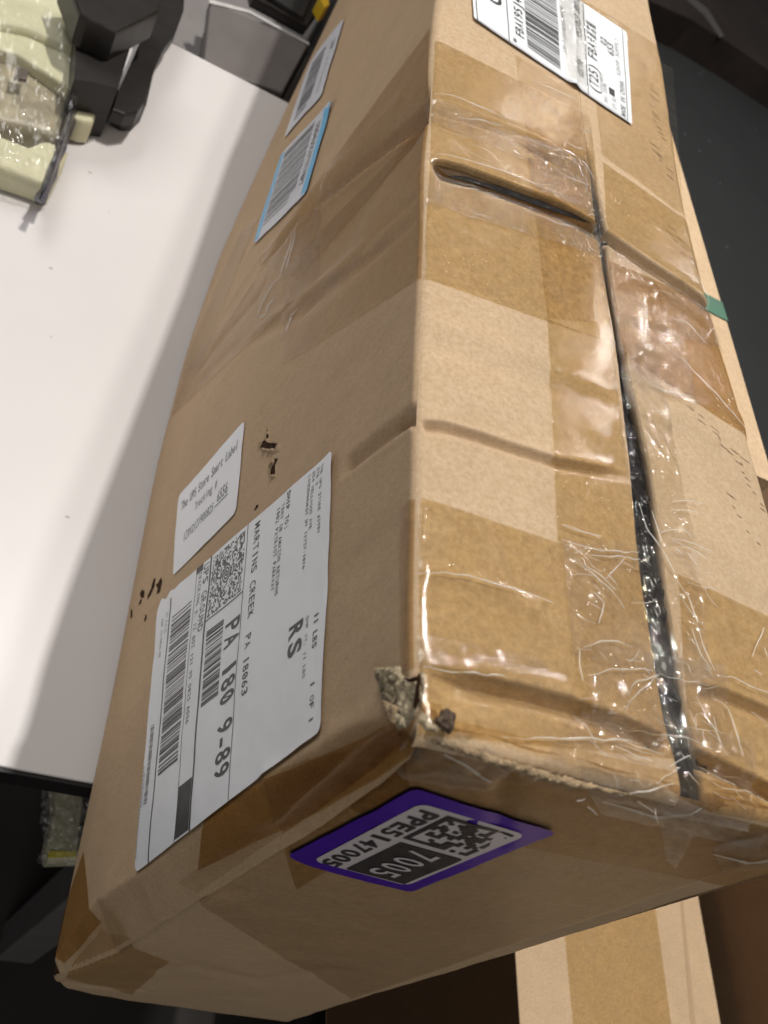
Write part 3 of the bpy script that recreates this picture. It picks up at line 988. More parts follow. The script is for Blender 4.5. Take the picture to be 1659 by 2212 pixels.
lump("torn_opening", [z3(285, 735), z3(480, 775), z3(700, 866), z3(900, 936), z3(1030, 985), z3(1150, 1024), z3(1280, 1065), z3(1400, 1104), z3(1404, 1084),
                      z3(1280, 1030), z3(1150, 985), z3(1020, 925), z3(900, 885), z3(700, 815), z3(540, 775), z3(430, 735)], (2, .0006), MAT['black_bag'], .0003, 66, box, .0003)
# frayed board along the near top edge
fr = [(930, 1596), (985, 1612), (1060, 1638), (1130, 1662), (1200, 1682), (1290, 1700), (1360, 1716)]
V, F = [], []
q = np.array([hit(*p, 2, .0015) for p in fr])
d = np.concatenate([[0], np.cumsum(np.linalg.norm(q[1:] - q[:-1], axis=1))])
tt = np.linspace(0, d[-1], 160)
for i, tv in enumerate(tt):
    c = np.array([np.interp(tv, d, q[:, k]) for k in range(3)])
    wd = .0007 * math.sin(math.pi * min(1, .08 + tv / d[-1])) + .0004
    for k in range(7):
        a = math.pi * (k / 6) * 1.2 - .5
        rr = wd * (1 + .7 * float(vnoise(tv * 900, k * 1.3, 61)))
        V.append((c[0] - rr * math.cos(a) - .0002, c[1], c[2] - rr * math.sin(a)))
F = gridfaces(160, 7)
mesh("frayed_edge", w2(np.array(V)), F, MAT['kraft_core'], box, False)


# punctures in the tall side: flat dark patches, pit shade in their colour, some with lifted rims
def puncture(outline, seed, rim=True):
    q = np.array([onA(*p) for p in outline])
    c = q.mean(0)
    ring = np.concatenate([q, q[:1]])
    d = np.concatenate([[0], np.cumsum(np.hypot(*(ring[1:] - ring[:-1]).T))])
    tt = np.linspace(0, d[-1], 40)
    rx, ry = np.interp(tt, d, ring[:, 0]), np.interp(tt, d, ring[:, 1])
    rr = np.array([0, .35, .6, .8, 1.0]) * (1.35 if rim else 1.15)
    x = c[0] + rr[:, None] * (rx - c[0])[None]
    y = c[1] + rr[:, None] * (ry - c[1])[None]
    nz = vnoise(x * 900, y * 900, seed)
    x = x + .0003 * nz
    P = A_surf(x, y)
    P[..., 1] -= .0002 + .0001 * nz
    o = grid("puncture", P, MAT['hole_shade'], box)
    if rim:
        rr = np.array([.85, 1.0, 1.15, 1.4]) * 1.35
        x = c[0] + rr[:, None] * (rx - c[0])[None] + .0005 * vnoise(rr[:, None] * 3, tt[None] * 700, seed + 2)
        y = c[1] + rr[:, None] * (ry - c[1])[None] + .0005 * vnoise(rr[:, None] * 3, tt[None] * 700, seed + 5)
        P = A_surf(x, y)
        h = np.array([.0001, .0017, .0013, -.0002])[:, None] * (.5 + .8 * np.clip(vnoise(tt[None] * 500, 0 * tt[None], seed + 4), -0.5, 1))
        P[..., 1] -= h
        grid("torn_rim", P, MAT['kraft'], o)
    return o


_p = zz(350, 1300, .4822)
puncture([_p(1045, 165), _p(1052, 170), _p(1055, 230), _p(1095, 235), _p(1090, 262), _p(1060, 268), _p(1030, 262), _p(1005, 258), _p(1020, 225), _p(1040, 215)], 3)
puncture([_p(1085, 352), _p(1108, 350), _p(1100, 385), _p(1095, 430), _p(1078, 440), _p(1066, 420), _p(1075, 395), _p(1090, 375)], 4)
puncture([_p(975, 648), _p(990, 642), _p(975, 668), _p(960, 678)], 5, False)
puncture([_p(290, 1135), _p(300, 1140), _p(292, 1180), _p(270, 1230), _p(250, 1262), _p(255, 1235), _p(275, 1190)], 6, False)
puncture([_p(338, 1128), _p(345, 1150), _p(330, 1215), _p(310, 1222), _p(318, 1190), _p(308, 1170), _p(322, 1160)], 7, False)
puncture([_p(215, 1205), _p(228, 1215), _p(225, 1250), _p(208, 1255), _p(203, 1230)], 8, False)
puncture([_p(205, 1265), _p(212, 1270), _p(205, 1295), _p(190, 1300)], 9, False)
puncture([_p(140, 1335), _p(150, 1345), _p(148, 1380), _p(138, 1390)], 10, False)
puncture([_p(235, 1368), _p(244, 1375), _p(238, 1400), _p(226, 1412)], 11, False)

# dark scuffs of rubbed ink along the far flap
for k, (x0, y0, x1, y1, n) in enumerate([(1385, 130, 1425, 300, 15), (1400, 300, 1445, 380, 6), (1478, 870, 1600, 1000, 9), (1590, 600, 1600, 620, 0),
                                         (1430, 480, 1500, 575, 8), (1580, 960, 1650, 1110, 9), (1560, 1060, 1640, 1180, 5)]):
    for i in range(n):
        f_ = (i + random.random() * .6) / max(1, n)
        x = x0 + (x1 - x0) * f_ + random.uniform(-8, 8)
        y = y0 + (y1 - y0) * f_
        L = random.uniform(8, 24)
        a = [onB(x, y), onB(x + L, y + L * .75), onB(x + L + 1, y + L * .75 + 3.0), onB(x + 1, y + 2.6)]
        Hm = hom([(0, 0), (1, 0), (1, 1), (0, 1)], a)
        g, h = np.meshgrid(np.linspace(0, 1, 9), np.linspace(0, 1, 3), indexing='ij')
        h = .5 + (h - .5) * (.2 + .9 * np.sin(np.pi * g)) * (1 + .6 * vnoise(g * 9, 0 * g, k * 31 + i))
        X, Y = happly(Hm, g, h)
        P = B_surf(X, Y, .00012)
        grid("scuff_mark", P, MAT['ink_scuff'] if 'ink_scuff' in MAT else MAT.setdefault('ink_scuff', plain("rubbed_ink", (0.29, 0.20, 0.13), .8, .2, 900, .5)), box)

# ---------------------------------------------------------------- lettering
GLY = {}


def glyph(ch, bold=0.0):
    key = (ch, bold)
    if key in GLY:
        return GLY[key]
    cu = bpy.data.curves.new("glyph", 'FONT')
    cu.body = ch
    cu.size = 1.0
    cu.offset = bold
    cu.resolution_u = 3
    o = bpy.data.objects.new("glyph", cu)
    col.objects.link(o)
    dg = bpy.context.evaluated_depsgraph_get()
    dg.update()
    me = o.evaluated_get(dg).to_mesh()
    vs = np.array([v.co[:2] for v in me.vertices]) if len(me.vertices) else np.zeros((0, 2))
    fs = [tuple(p.vertices) for p in me.polygons]
    o.evaluated_get(dg).to_mesh_clear()
    bpy.data.objects.remove(o)
    bpy.data.curves.remove(cu)
    GLY[key] = (vs, fs)
    return GLY[key]


class Ink:
    """flat print gathered in label coordinates (x right, y down)"""

    def __init__(self):
        self.v, self.f = [], []

    def quad(self, pts, seg=1):
        p = np.array(pts, float)
        b = len(self.v)
        for i in range(seg + 1):
            t_ = i / seg
            self.v.append(p[0] * (1 - t_) + p[1] * t_)
            self.v.append(p[3] * (1 - t_) + p[2] * t_)
        for i in range(seg):
            a = b + i * 2
            self.f.append((a, a + 2, a + 3, a + 1))

    def rect(self, x0, y0, x1, y1, seg=None):
        if seg is None:
            seg = 12 if max(abs(x1 - x0), abs(y1 - y0)) > .4 else 2
        if abs(x1 - x0) >= abs(y1 - y0):
            self.quad([(x0, y0), (x1, y0), (x1, y1), (x0, y1)], seg)
        else:
            self.quad([(x0, y0), (x0, y1), (x1, y1), (x1, y0)], seg)

    def text(self, s_, x0, y, x1, h, bold=0.0, slant=0.0, fill=.78, slash=False):
        """baseline y, cap height h, one cell per character between x0 and x1"""
        n = len(s_)
        cell = (x1 - x0) / n
        for i, ch in enumerate(s_):
            if ch == ' ':
                continue
            vs, fs = glyph(ch, bold)
            if len(vs) == 0:
                continue
            lo, hi = vs[:, 0].min(), vs[:, 0].max()
            wch = hi - lo
            sy = h / .73
            target = cell * fill
            sx = target / max(wch, .36)
            if ord(ch) > 0x2000:
                sx = target / .95
                sy = h / .85
            b = len(self.v)
            cxm = x0 + (i + .5) * cell
            for vx, vy in vs:
                X = cxm + (vx - (lo + hi) / 2) * sx + slant * vy * sy
                self.v.append(np.array((X, y - vy * sy)))
            self.f += [tuple(b + k for k in f) for f in fs]
            if slash and ch == '0':
                self.quad([(cxm - target * .22, y - h * .22), (cxm + target * .16, y - h * .80), (cxm + target * .24, y - h * .74), (cxm - target * .14, y - h * .16)])

    def bars(self, x0, y0, x1, y1, n, seed, axis='x', dens=.5, fine=False):
        r = random.Random(seed)
        units, seq = 0, []
        k = 0
        while len(seq) < n * 2:
            wv_ = r.choice([1, 1, 1, 2, 2, 3, 4]) if not fine else r.choice([1, 1, 2])
            seq.append(wv_)
            units += wv_
        sc = ((x1 - x0) if axis == 'x' else (y1 - y0)) / units
        p = x0 if axis == 'x' else y0
        for i, wv_ in enumerate(seq):
            if i % 2 == 0:
                if axis == 'x':
                    self.rect(p, y0, p + wv_ * sc * .96, y1, 10)
                else:
                    self.rect(x0, p, x1, p + wv_ * sc * .96, 10)
            p += wv_ * sc

    def ring(self, cx_, cy_, r0, r1, n=28):
        b = len(self.v)
        for i in range(n):
            a = 2 * math.pi * i / n
            self.v.append(np.array((cx_ + r0 * math.cos(a), cy_ + r0 * math.sin(a))))
            self.v.append(np.array((cx_ + r1 * math.cos(a), cy_ + r1 * math.sin(a))))
        for i in range(n):
            j = (i + 1) % n
            self.f.append((b + 2 * i, b + 2 * i + 1, b + 2 * j + 1, b + 2 * j))


class Label:
    def __init__(self, name, face, quad, size, mat, off, label, r=.12, wave=0.0, lift=None, nm=(70, 70), cut=None):
        self.face, self.size, self.off, self.wave, self.liftf = face, size, off, wave, lift
        q = [ON[face](*p) for p in quad]
        sx, sy = size
        self.H = hom([(0, 0), (sx, 0), (sx, sy), (0, sy)], q)
        n, m = nm
        y = np.concatenate([np.linspace(0, r, 8, endpoint=False), np.linspace(r, sy - r, m), np.linspace(sy - r, sy, 9)[1:]])
        ins = np.where(y < r, r - np.sqrt(np.maximum(r * r - (r - y) ** 2, 0)), np.where(y > sy - r, r - np.sqrt(np.maximum(r * r - (y - sy + r) ** 2, 0)), 0))
        t_ = np.linspace(0, 1, n)
        X = ins[:, None] + t_[None] * (sx - 2 * ins)[:, None]
        Y = y[:, None] + 0 * X
        if cut is not None:
            X, Y = cut(X, Y)
        self.ob = grid(name, self.at(X, Y, 0), mat, box, label=label, out=OUT[face])

    def at(self, X, Y, extra):
        x, y = happly(self.H, X, Y)
        FILM[0] = True
        P = SURF[self.face](x, y)
        FILM[0] = False
        k = {'A': 1, 'B': 2, 'C': 0}[self.face]
        o = self.off + extra
        if self.wave:
            o = o + self.wave * (fbm(np.asarray(X) * .9 + 3, np.asarray(Y) * .9, 91, 3) + .6)
        if self.liftf is not None:
            o = o + self.liftf(np.asarray(X), np.asarray(Y))
        P[..., k] -= o
        return P

    def ink(self, name, ink, mat, extra=.00009, label=None):
        if not ink.v:
            return
        v = np.array(ink.v)
        P = self.at(v[:, 0], v[:, 1], extra)
        o = mesh(name, w2(P), ink.f, mat, self.ob, False, label)
        if name in ('lettering', 'barcode', 'postal_barcode', 'dot_code', 'small_print'):
            o['kind'] = 'stuff'      # strokes and bars too fine to pick apart
        return o


# ---- big carrier label, 4 x 6 inches
def lift1(X, Y):
    return .0007 * np.exp(-((X - .25) ** 2 / .12 + (Y - .0) ** 2 / .10)) + .0006 * np.exp(-((X - .3) / .3) ** 2 - ((Y - 6) / .4) ** 2)


def torncut(X, Y):
    # left-hand lower edge is slightly torn
    e = np.clip((Y - 5.2) / .8, 0, 1) * .10 * (.5 + .5 * np.sin(Y * 19)) * np.exp(-X / .25)
    return X + e, Y


L1 = Label("shipping_label", 'A', [(727, 972), (698, 1580), (295, 1888), (345, 1300)], (4, 6), MAT['paper'], .0005,
           "large white carrier shipping label reading SHIP TO, with a big barcode, stuck near the end of the tall side", .14, .0004, lift1, (90, 110), torncut)
K = Ink()
K.text("THE UPS STORE #1981", .07, .40, 1.12, .09, .01)
K.text("STE D", .07, .54, .35, .09, .01)
K.text("654 WELLWOOD AVE", .07, .68, .95, .09, .01)
K.text("LINDENHURST NY 11757-1876", .07, .82, 1.48, .09, .01)
K.text("SHP WT: 11 LBS", 2.22, .62, 3.1, .09)
K.text("TEN1 GB AMAZON RETURNS", .15, 1.70, 1.54, .11, .012)
K.text("1002 PATRIOT PARKWAY", .15, 1.85, 1.42, .11, .012, slash=True)
K.text("TRACKING #: 1Z 80Z 121 90 0825 6556", .10, 4.54, 2.38, .11, .008)
L1.ink("lettering", K, MAT['ink_grey'])
K = Ink()
K.text("11 LBS", 2.27, .36, 2.78, .14, .015)
K.text("1 OF 1", 3.22, .36, 3.80, .13, .012)
K.text("SHIP TO:", .03, 1.52, .63, .13, .02)
K.text("RS", 2.17, 1.12, 2.68, .42, .035)
K.text("MARTINS CREEK  PA 18063", .09, 2.60, 2.66, .20, .008, slash=True)
K.text("PA 180 9-89", 1.32, 3.36, 3.60, .50, .02, slash=True)
K.text("UPS GROUND", .04, 4.37, 1.10, .19, .008)
K.rect(-.0, 2.835, 4.0, 2.855, 30)
K.rect(1.01, 2.85, 1.03, 4.10, 12)
K.rect(0, 4.10, 4.0, 4.15, 30)
K.rect(.02, 4.615, 4.0, 4.63, 30)
K.rect(.12, 5.50, 4.0, 5.535, 30)
L1.ink("lettering", K, MAT['ink'])
K = Ink()
K.rect(3.24, 4.16, 3.97, 4.61, 8)
L1.ink("black_square", K, MAT['ink'], .00012)
K = Ink()
K.rect(-.0, 4.40, .10, 4.64, 2)
L1.ink("black_square", K, MAT['ink'], .00012)
K = Ink()
K.bars(1.20, 3.46, 2.32, 4.02, 34, 5)
L1.ink("postal_barcode", K, MAT['ink'])
K = Ink()
K.bars(.46, 4.72, 2.84, 5.42, 62, 11)
L1.ink("barcode", K, MAT['ink'])
K = Ink()
rr_ = random.Random(4)
for iy in range(33):
    for ix in range(30):
        X, Y = .06 + (ix + (iy % 2) * .5) * .0305, 2.93 + iy * .0345
        if (X - .50) ** 2 + (Y - 3.50) ** 2 < .155 ** 2:
            continue
        if rr_.random() < .50:
            K.rect(X, Y, X + .027, Y + .030, 1)
for r0_, r1_ in ((.02, .045), (.068, .092), (.115, .14)):
    K.ring(.50, 3.50, r0_, r1_)
L1.ink("dot_code", K, MAT['ink'])
K = Ink()
K.text("UOW 9.8.25", .30, 5.66, .62, .08)
K.text("REF 12-0825-90", .36, 5.80, .95, .07)
K.bars(1.95, 5.74, 3.10, 5.86, 40, 3, fine=True)
K.text("SEE NOTICE ON REVERSE", 2.6, 5.95, 3.1, .04)
for k in range(24):
    K.rect(2.5 + k * .055, 5.965, 2.54 + k * .055, 5.985, 1)
L1.ink("small_print", K, MAT['ink_grey'])

# ---- small white label above it
L2 = Label("store_label", 'A', [(388, 1072), (531, 908), (513, 1108), (375, 1245)], (4, 2), MAT['paper'], .0004,
           "small white label reading The UPS Store Smart Label, just above the big shipping label", .14, .0002)
K = Ink()
K.text("The UPS Store Smart Label", .30, .50, 3.74, .22, .02, .1, .82)
K.text("Tracking #", 1.25, .88, 2.66, .20, .012, .1, .8)
K.text("1Z0W21Z1900825", .62, 1.38, 2.55, .22, .01, .05, .8)
K.text("6556", 2.74, 1.28, 3.36, .25, .025, .05, .85)
K.rect(2.64, 1.33, 3.40, 1.36, 6)
L2.ink("lettering", K, MAT['ink_grey'])

# ---- blue-striped label
L3 = Label("return_label", 'A', [(723, 216), (665, 418), (551, 530), (611, 334)], (3, 1.5), MAT['paper_small'], .0010,
           "white barcode label with sky blue stripes along two sides", .13, .0001, lambda X, Y: .0010 * np.exp(-((X - .1) / .35) ** 2 - ((Y - .1) / .3) ** 2))
K = Ink()
K.rect(.07, .0, 2.93, .17, 20)
L3.ink("blue_stripe", K, MAT['blue'], .00009)
K = Ink()
K.rect(.07, 1.37, 2.93, 1.5, 20)
L3.ink("blue_stripe", K, MAT['blue'], .00009)
K = Ink()
K.text("X004UOO1TXYV8P7", .38, .37, 2.45, .15, .02)
L3.ink("lettering", K, MAT['ink'])
K = Ink()
K.bars(.16, .46, 2.34, 1.33, 40, 22)
K.bars(2.38, .62, 2.62, 1.33, 3, 2)
L3.ink("barcode", K, MAT['ink_grey'])

# ---- plain barcode label beyond
L4 = Label("barcode_label", 'A', [(746, 40), (698, 208), (616, 300), (671, 136)], (3, 1.5), MAT['paper_small'], .0010,
           "plain white barcode label farthest along the tall side", .13, .0001)
K = Ink()
K.text("ZDBP.", .55, .32, 1.05, .17, .012)
K.text("W3X9GWUZ", 1.15, .33, 2.6, .09)
K.bars(.40, .60, 2.50, 1.22, 40, 33)
K.bars(2.52, .70, 2.72, 1.22, 3, 3)
L4.ink("lettering", K, MAT['ink_grey'])


# ---- big label across the seam on top
def lift5(X, Y):
    return .0012 * np.exp(-((X - 2.62 + (4 - Y) * .02) / .10) ** 2)


L5 = Label("address_label", 'B', [(1008, -155), (1021, 44), (1363, 272), (1350, 73)][0:1] * 0 + [(1021, 44), (1008, -155), (1350, 73), (1363, 272)], (4, 4), MAT['paper_top'], .0009,
           "large white import label with a barcode and MADE IN CHINA, stretched across the top seam", .05, .0003, lambda X, Y: lift5(Y, X), (90, 90))
# reading direction runs away from the viewer: x = along, y = across
K = Ink()
K.rect(.0, .075, 4, .095, 20)
K.rect(.0, .88, 4, .90, 20)
K.rect(.0, 2.88, 4, 2.90, 20)
K.rect(.03, 3.88, 4, 3.895, 20)
K.rect(.03, .05, .045, 3.9, 20)
K.text("C", 1.25, .74, 1.75, .40, .03)
K.text("FBA195J4GP8U", .52, 1.28, 3.1, .22, .014)
K.text("03/96", .62, 2.80, 1.35, .20, .016, .1)
K.text("953363-8872", 2.20, 2.80, 4.0, .20, .012)
K.text("(T25) FBA卡派普船", .34, 3.17, 3.35, .24, .012, .08)
K.text("02", 2.7, 3.45, 3.05, .16, .015)
K.text("653", 2.45, 3.62, 3.0, .16, .015)
K.text("MADE IN CHINA", .10, 3.84, 1.62, .12, .008)
K.rect(.68, 3.44, .98, 3.58, 2)
L5.ink("lettering", K, MAT['ink'])
K = Ink()
K.bars(.30, 1.36, 3.8, 2.20, 60, 44)
L5.ink("barcode", K, MAT['ink'])
K = Ink()
K.text("LN-1JG083329809", 1.2, 2.38, 3.2, .10)
K.text("SKU: 13198", .20, 3.38, 1.0, .08)
K.text("X1SGWBR9", .55, 3.30, 1.35, .09)
K.text("QTY 52", .15, 3.60, .62, .09)
K.text("SZHYF SUPPLY", 1.75, 3.76, 3.4, .10)
K.rect(.15, 1.00, .30, 1.08, 1)
L5.ink("small_print", K, MAT['ink_grey'])
patch("clear_tape", 'B', [(1200, -10), (1256, 10), (1264, 200), (1220, 172)], MAT['film'], .0022, .0012, label="shiny film glaring over the top label", wob=.0005)

# ---- purple sticker on the end panel
L6 = Label("purple_sticker", 'C', [(1205, 1801), (888, 1930), (618, 1863), (896, 1710)], (4, 3), MAT['purple'], .0013,
           "purple edged sticker reading PPE5147005 and 7005", .16, .0001)
K = Ink()
b0 = len(K.v)
ra = .2
pts = []
for (cx_, cy_, a0) in ((3.67 - ra, .35 + ra, -90), (3.67 - ra, 2.6 - ra, 0), (.35 + ra, 2.6 - ra, 90), (.35 + ra, .35 + ra, 180)):
    for k in range(9):
        a = math.radians(a0 + k * 90 / 8)
        pts.append(np.array((cx_ + ra * math.cos(a), cy_ + ra * math.sin(a))))
K.v.append(np.array((2.0, 1.5)))
K.v += pts
n_ = len(pts)
K.f += [(0, 1 + i, 1 + (i + 1) % n_) for i in range(n_)]
L6.ink("sticker_face", K, MAT['sticker_grey'], .00025)
K = Ink()
K.text("PPE5147005", .50, 2.45, 3.66, .40, .022, 0, .86)
K.rect(1.86, .47, 3.60, 1.87, 10)
L6.ink("lettering", K, MAT['ink'], .0005)
K = Ink()
K.text("7005", 1.93, 1.52, 3.46, .68, .012, 0, .72)
L6.ink("lettering", K, MAT['sticker_grey'], .0008)
K = Ink()
rr_ = random.Random(12)
N = 14
cs = (1.69 - .46) / N
for i in range(N):
    for j in range(N):
        X, Y = .46 + i * cs, .52 + j * cs * 1.17
        on = (i == 0) or (j == N - 1) or (j == 0 and i % 2 == 0) or (i == N - 1 and j % 2 == 1) or rr_.random() < .48
        if 0 < i < 2 and j < N - 2:
            on = False if i == 1 and rr_.random() < .7 else on
        if on:
            K.rect(X, Y, X + cs * 1.02, Y + cs * 1.19, 1)
L6.ink("dot_code", K, MAT['ink'], .0005)

# ---------------------------------------------------------------- 2. the white table
MAT['table'] = plain("white_laminate", (0.61, 0.585, 0.58), 0.38, 0.4, 5, .025, .04, bscale=300)


def scuffed(m):
    nt = m.node_tree
    b = nt.nodes["Principled BSDF"]
    src = b.inputs["Base Color"].links[0].from_socket
    v = coords(nt, (1, .35, 1))
    n1 = ramp(nt, noise(nt, 34, 3, .6, v, 1.5), [(.70, (0, 0, 0)), (.78, (1, 1, 1))])
    vo = nt.nodes.new("ShaderNodeTexVoronoi")
    vo.inputs["Scale"].default_value = 26
    nt.links.new(coords(nt, (1, 1.6, 1)), vo.inputs["Vector"])
    sp = ramp(nt, vo.outputs["Distance"], [(.03, (1, 1, 1)), (.05, (0, 0, 0))])
    c = mixc(nt, math_n(nt, 'MULTIPLY', n1, .5), src, (0.52, .52, .50))
    c = mixc(nt, math_n(nt, 'MULTIPLY', sp, .7), c, (0.22, .24, .21))
    nt.links.new(c, b.inputs["Base Color"])


scuffed(MAT['table'])
MAT['black_edge'] = plain("black_edge_band", (0.012, 0.011, 0.012), 0.5, 0.3)
MAT['steel'] = plain("grey_powder_steel", (0.16, 0.15, 0.15), 0.45, 0.5, 30, .1)


def boxmesh(name, lo, hi, mat, parent=None, bev=0.0, label=None):
    """axis box in the box frame (u,v,w)"""
    a = np.array(lo, float)
    b = np.array(hi, float)
    if bev <= 0:
        P = [(x, y, z) for x in (a[0], b[0]) for y in (a[1], b[1]) for z in (a[2], b[2])]
        F = [(0, 1, 3, 2), (4, 6, 7, 5), (0, 4, 5, 1), (2, 3, 7, 6), (0, 2, 6, 4), (1, 5, 7, 3)]
        return mesh(name, w2(np.array(P)), F, mat, parent, False, label)
    import bmesh
    bm = bmesh.new()
    bmesh.ops.create_cube(bm, size=1)
    c = (a + b) / 2
    s_ = b - a
    for v in bm.verts:
        x, y, z = v.co
        p = w2(np.array((c[0] + y * s_[0], c[1] + x * s_[1], c[2] - z * s_[2])))
        v.co = Vector(p)
    bmesh.ops.bevel(bm, geom=list(bm.edges), offset=bev, segments=3, affect='EDGES', profile=.5)
    bmesh.ops.recalc_face_normals(bm, faces=bm.faces)
    off = root_of(parent) if parent else Vector((0, 0, 0))
    for v in bm.verts:
        v.co -= off
    me = bpy.data.meshes.new(name)
    bm.to_mesh(me)
    bm.free()
    me.materials.append(mat)
    o = bpy.data.objects.new(name, me)
    col.objects.link(o)
    if parent is not None:
        o.parent = parent
    if label:
        o['label'] = label
    return o


TU0, TU1 = .090, .772
table = empty("work_table", "white laminate table with a black edge, under the long cardboard box", "table", (-.2, .43, -.7))
boxmesh("tabletop", (TU0, -.9, H), (TU1, .13, H + .018), MAT['table'], table, .0008)
boxmesh("edge_band", (TU0 - .0022, -.9, H + .0012), (TU0 - .0002, .13, H + .0175), MAT['black_edge'], table)
boxmesh("edge_band", (TU1 + .0002, -.9, H + .0012), (TU1 + .0022, .13, H + .0175), MAT['black_edge'], table)
for uu_ in (.14, .72):
    for vv_ in (-.85, .10):
        boxmesh("leg", (uu_ - .02, vv_ - .02, H + .0182), (uu_ + .02, vv_ + .02, H + .7), MAT['steel'], table, .003)

# floor
MAT['floor'] = plain("dark_concrete_floor", (0.028, 0.024, 0.022), 0.7, 0.3, 6, .25, .2, bscale=60)
fl = mesh("floor", [(-12, -12, -.7), (14, -12, -.7), (14, 14, -.7), (-12, 14, -.7)], [(0, 1, 2, 3)], MAT['floor'])
fl['kind'] = 'structure'


# ---------------------------------------------------------------- 3. things beyond the table
def prism(name, outline, w_top, w_bot, mat, parent=None, bev=0.0, taper=1.0, label=None):
    """outline given as picture positions, standing between two heights"""
    P = np.array([hit(*p, 2, w_top)[:2] for p in outline])
    c = P.mean(0)
    n = len(P)
    rings = []
    if bev > 0:
        rings.append((1 - bev / max(1e-6, np.abs(P - c).max()), w_top))
        rings.append((1 - .3 * bev / max(1e-6, np.abs(P - c).max()), w_top + bev * .3))
        rings.append((1.0, w_top + bev))
    else:
        rings.append((1.0, w_top))
    rings.append((taper, w_bot))
    V = []
    for s_, w_ in rings:
        for p in P:
            q_ = c + (p - c) * s_
            V.append((q_[0], q_[1], w_))
    F = [tuple(range(n))]
    for r_ in range(len(rings) - 1):
        for i in range(n):
            j = (i + 1) % n
            F.append((r_ * n + i, (r_ + 1) * n + i, (r_ + 1) * n + j, r_ * n + j))
    F.append(tuple(reversed([(len(rings) - 1) * n + i for i in range(n)])))
    return mesh(name, w2(np.array(V)), F, mat, parent, False, label)


def tube(name, pts, r, mat, parent=None, n=14, label=None):
    P = w2(np.array(pts, float))
    V = []
    for i, p in enumerate(P):
        tdir = P[min(i + 1, len(P) - 1)] - P[max(i - 1, 0)]
        tdir = tdir / np.linalg.norm(tdir)
        a = np.cross(tdir, (0, 0, 1.0))
        a /= np.linalg.norm(a) + 1e-9
        b = np.cross(tdir, a)
        rr = r if np.isscalar(r) else r[i]
        for k in range(n):
            t_ = 2 * math.pi * k / n
            V.append(p + rr * (a * math.cos(t_) + b * math.sin(t_)))
    F = [(i * n + k, i * n + (k + 1) % n, (i + 1) * n + (k + 1) % n, (i + 1) * n + k) for i in range(len(P) - 1) for k in range(n)]
    F.append(tuple(range(n)))
    F.append(tuple(reversed([(len(P) - 1) * n + k for k in range(n)])))
    return mesh(name, V, F, mat, parent, True, label)


MAT['bin_grey'] = plain("grey_plastic_bin", (0.135, 0.12, 0.115), 0.5, 0.4, 12, .12)
MAT['cart_grey'] = plain("grey_cart_deck", (0.20, 0.185, 0.18), 0.5, 0.4, 12, .1)
MAT['rubber'] = plain("black_rubber", (0.014, 0.013, 0.012), 0.5, 0.45, 40, .3)
MAT['blackplastic'] = plain("black_plastic", (0.013, 0.011, 0.010), 0.42, 0.4, 40, .3)
MAT['steelbright'] = plain("bright_worn_metal", (0.55, 0.53, 0.52), 0.3, 0.6, 40, .2)

cart = empty("metal_cart", "low grey steel cart deck standing beyond the far edge of the white table", "cart", (-.05, 1.05, -.7))
boxmesh("deck", (.79, -.45, H + .07), (1.45, .35, H + .085), MAT['cart_grey'], cart, .002)
boxmesh("deck_rim", (.785, -.45, H + .055), (.7898, .35, H + .085), MAT['cart_grey'], cart)
for uu_ in (.83, 1.42):
    for vv_ in (-.42, .32):
        boxmesh("leg", (uu_ - .015, vv_ - .015, H + .0852), (uu_ + .015, vv_ + .015, H + .7), MAT['steel'], cart)
bin_ = empty("grey_bin", "flat dark grey plastic bin between the white table and the black handheld case", "bin", (.05, .9, -.07))
prism("lid", [(455, 0), (668, 95), (611, 201), (440, 140)], H + .018, H + .030, MAT['bin_grey'], bin_, .003)
prism("body", [(462, 8), (660, 100), (609, 196), (446, 140)], H + .0302, H + .0695, MAT['bin_grey'], bin_, 0, .97)
prism("rim_strip", [(452, -2), (540, 22), (668, 92), (668, 97), (540, 28), (452, 6)], H + .0165, H + .0178, MAT['steelbright'], bin_)

pipe = tube("black_hose", [tuple(hit(x, y, 2, H + .036)) for x, y in ((590, 262), (630, 190), (668, 124), (700, 66), (725, 22), (750, -30), (790, -110))],
            .0120, MAT['rubber'])
pipe['label'] = "thick black rubber hose lying against the foot of the long cardboard box"
pipe['category'] = "hose"

case = empty("black_case", "black plastic case with a yellow knob, behind the grey bin", "case", (.06, 1.1, -.02))
prism("body", [(535, -60), (548, -8), (590, 14), (664, 56), (690, 20), (720, -60)], H + .004, H + .0165, MAT['blackplastic'], case, .004)
prism("lid", [(560, -50), (572, -16), (655, 36), (690, -50)], H - .002, H + .0038, MAT['rubber'], case, .001)
prism("yellow_knob", [(690, -8), (702, 16), (712, 10), (708, -12)], H - .020, H - .0022, plain("yellow_plastic", (.70, .45, .02), .4, .5), case, .001)

# black bracket standing at the table's far left corner
br = empty("black_bracket", "black bent bracket on the table's far corner, next to the cream package", "bracket", (-.07, .68, 0))
prism("arm", [(244, 236), (252, 205), (276, 150), (300, 95), (322, 45), (330, -30), (400, -30), (398, 20), (380, 70), (352, 110), (334, 150), (322, 190), (312, 222), (297, 243), (270, 246)],
      H - .030, H - .018, MAT['blackplastic'], br, .003)
prism("foot", [(250, 232), (262, 190), (300, 110), (352, 100), (330, 165), (316, 226), (296, 246), (272, 246)], H - .0178, H - .0008, MAT['rubber'], br, .0, 1.0)
prism("head", [(140, -60), (172, 28), (190, 42), (225, 56), (252, 70), (300, 46), (345, 22), (352, -60)], H - .075, H - .050, MAT['blackplastic'], br, .004)
prism("neck", [(165, 60), (235, 66), (290, 74), (255, 190), (160, 170)], H - .0495, H - .001, MAT['blackplastic'], br, 0, .96)

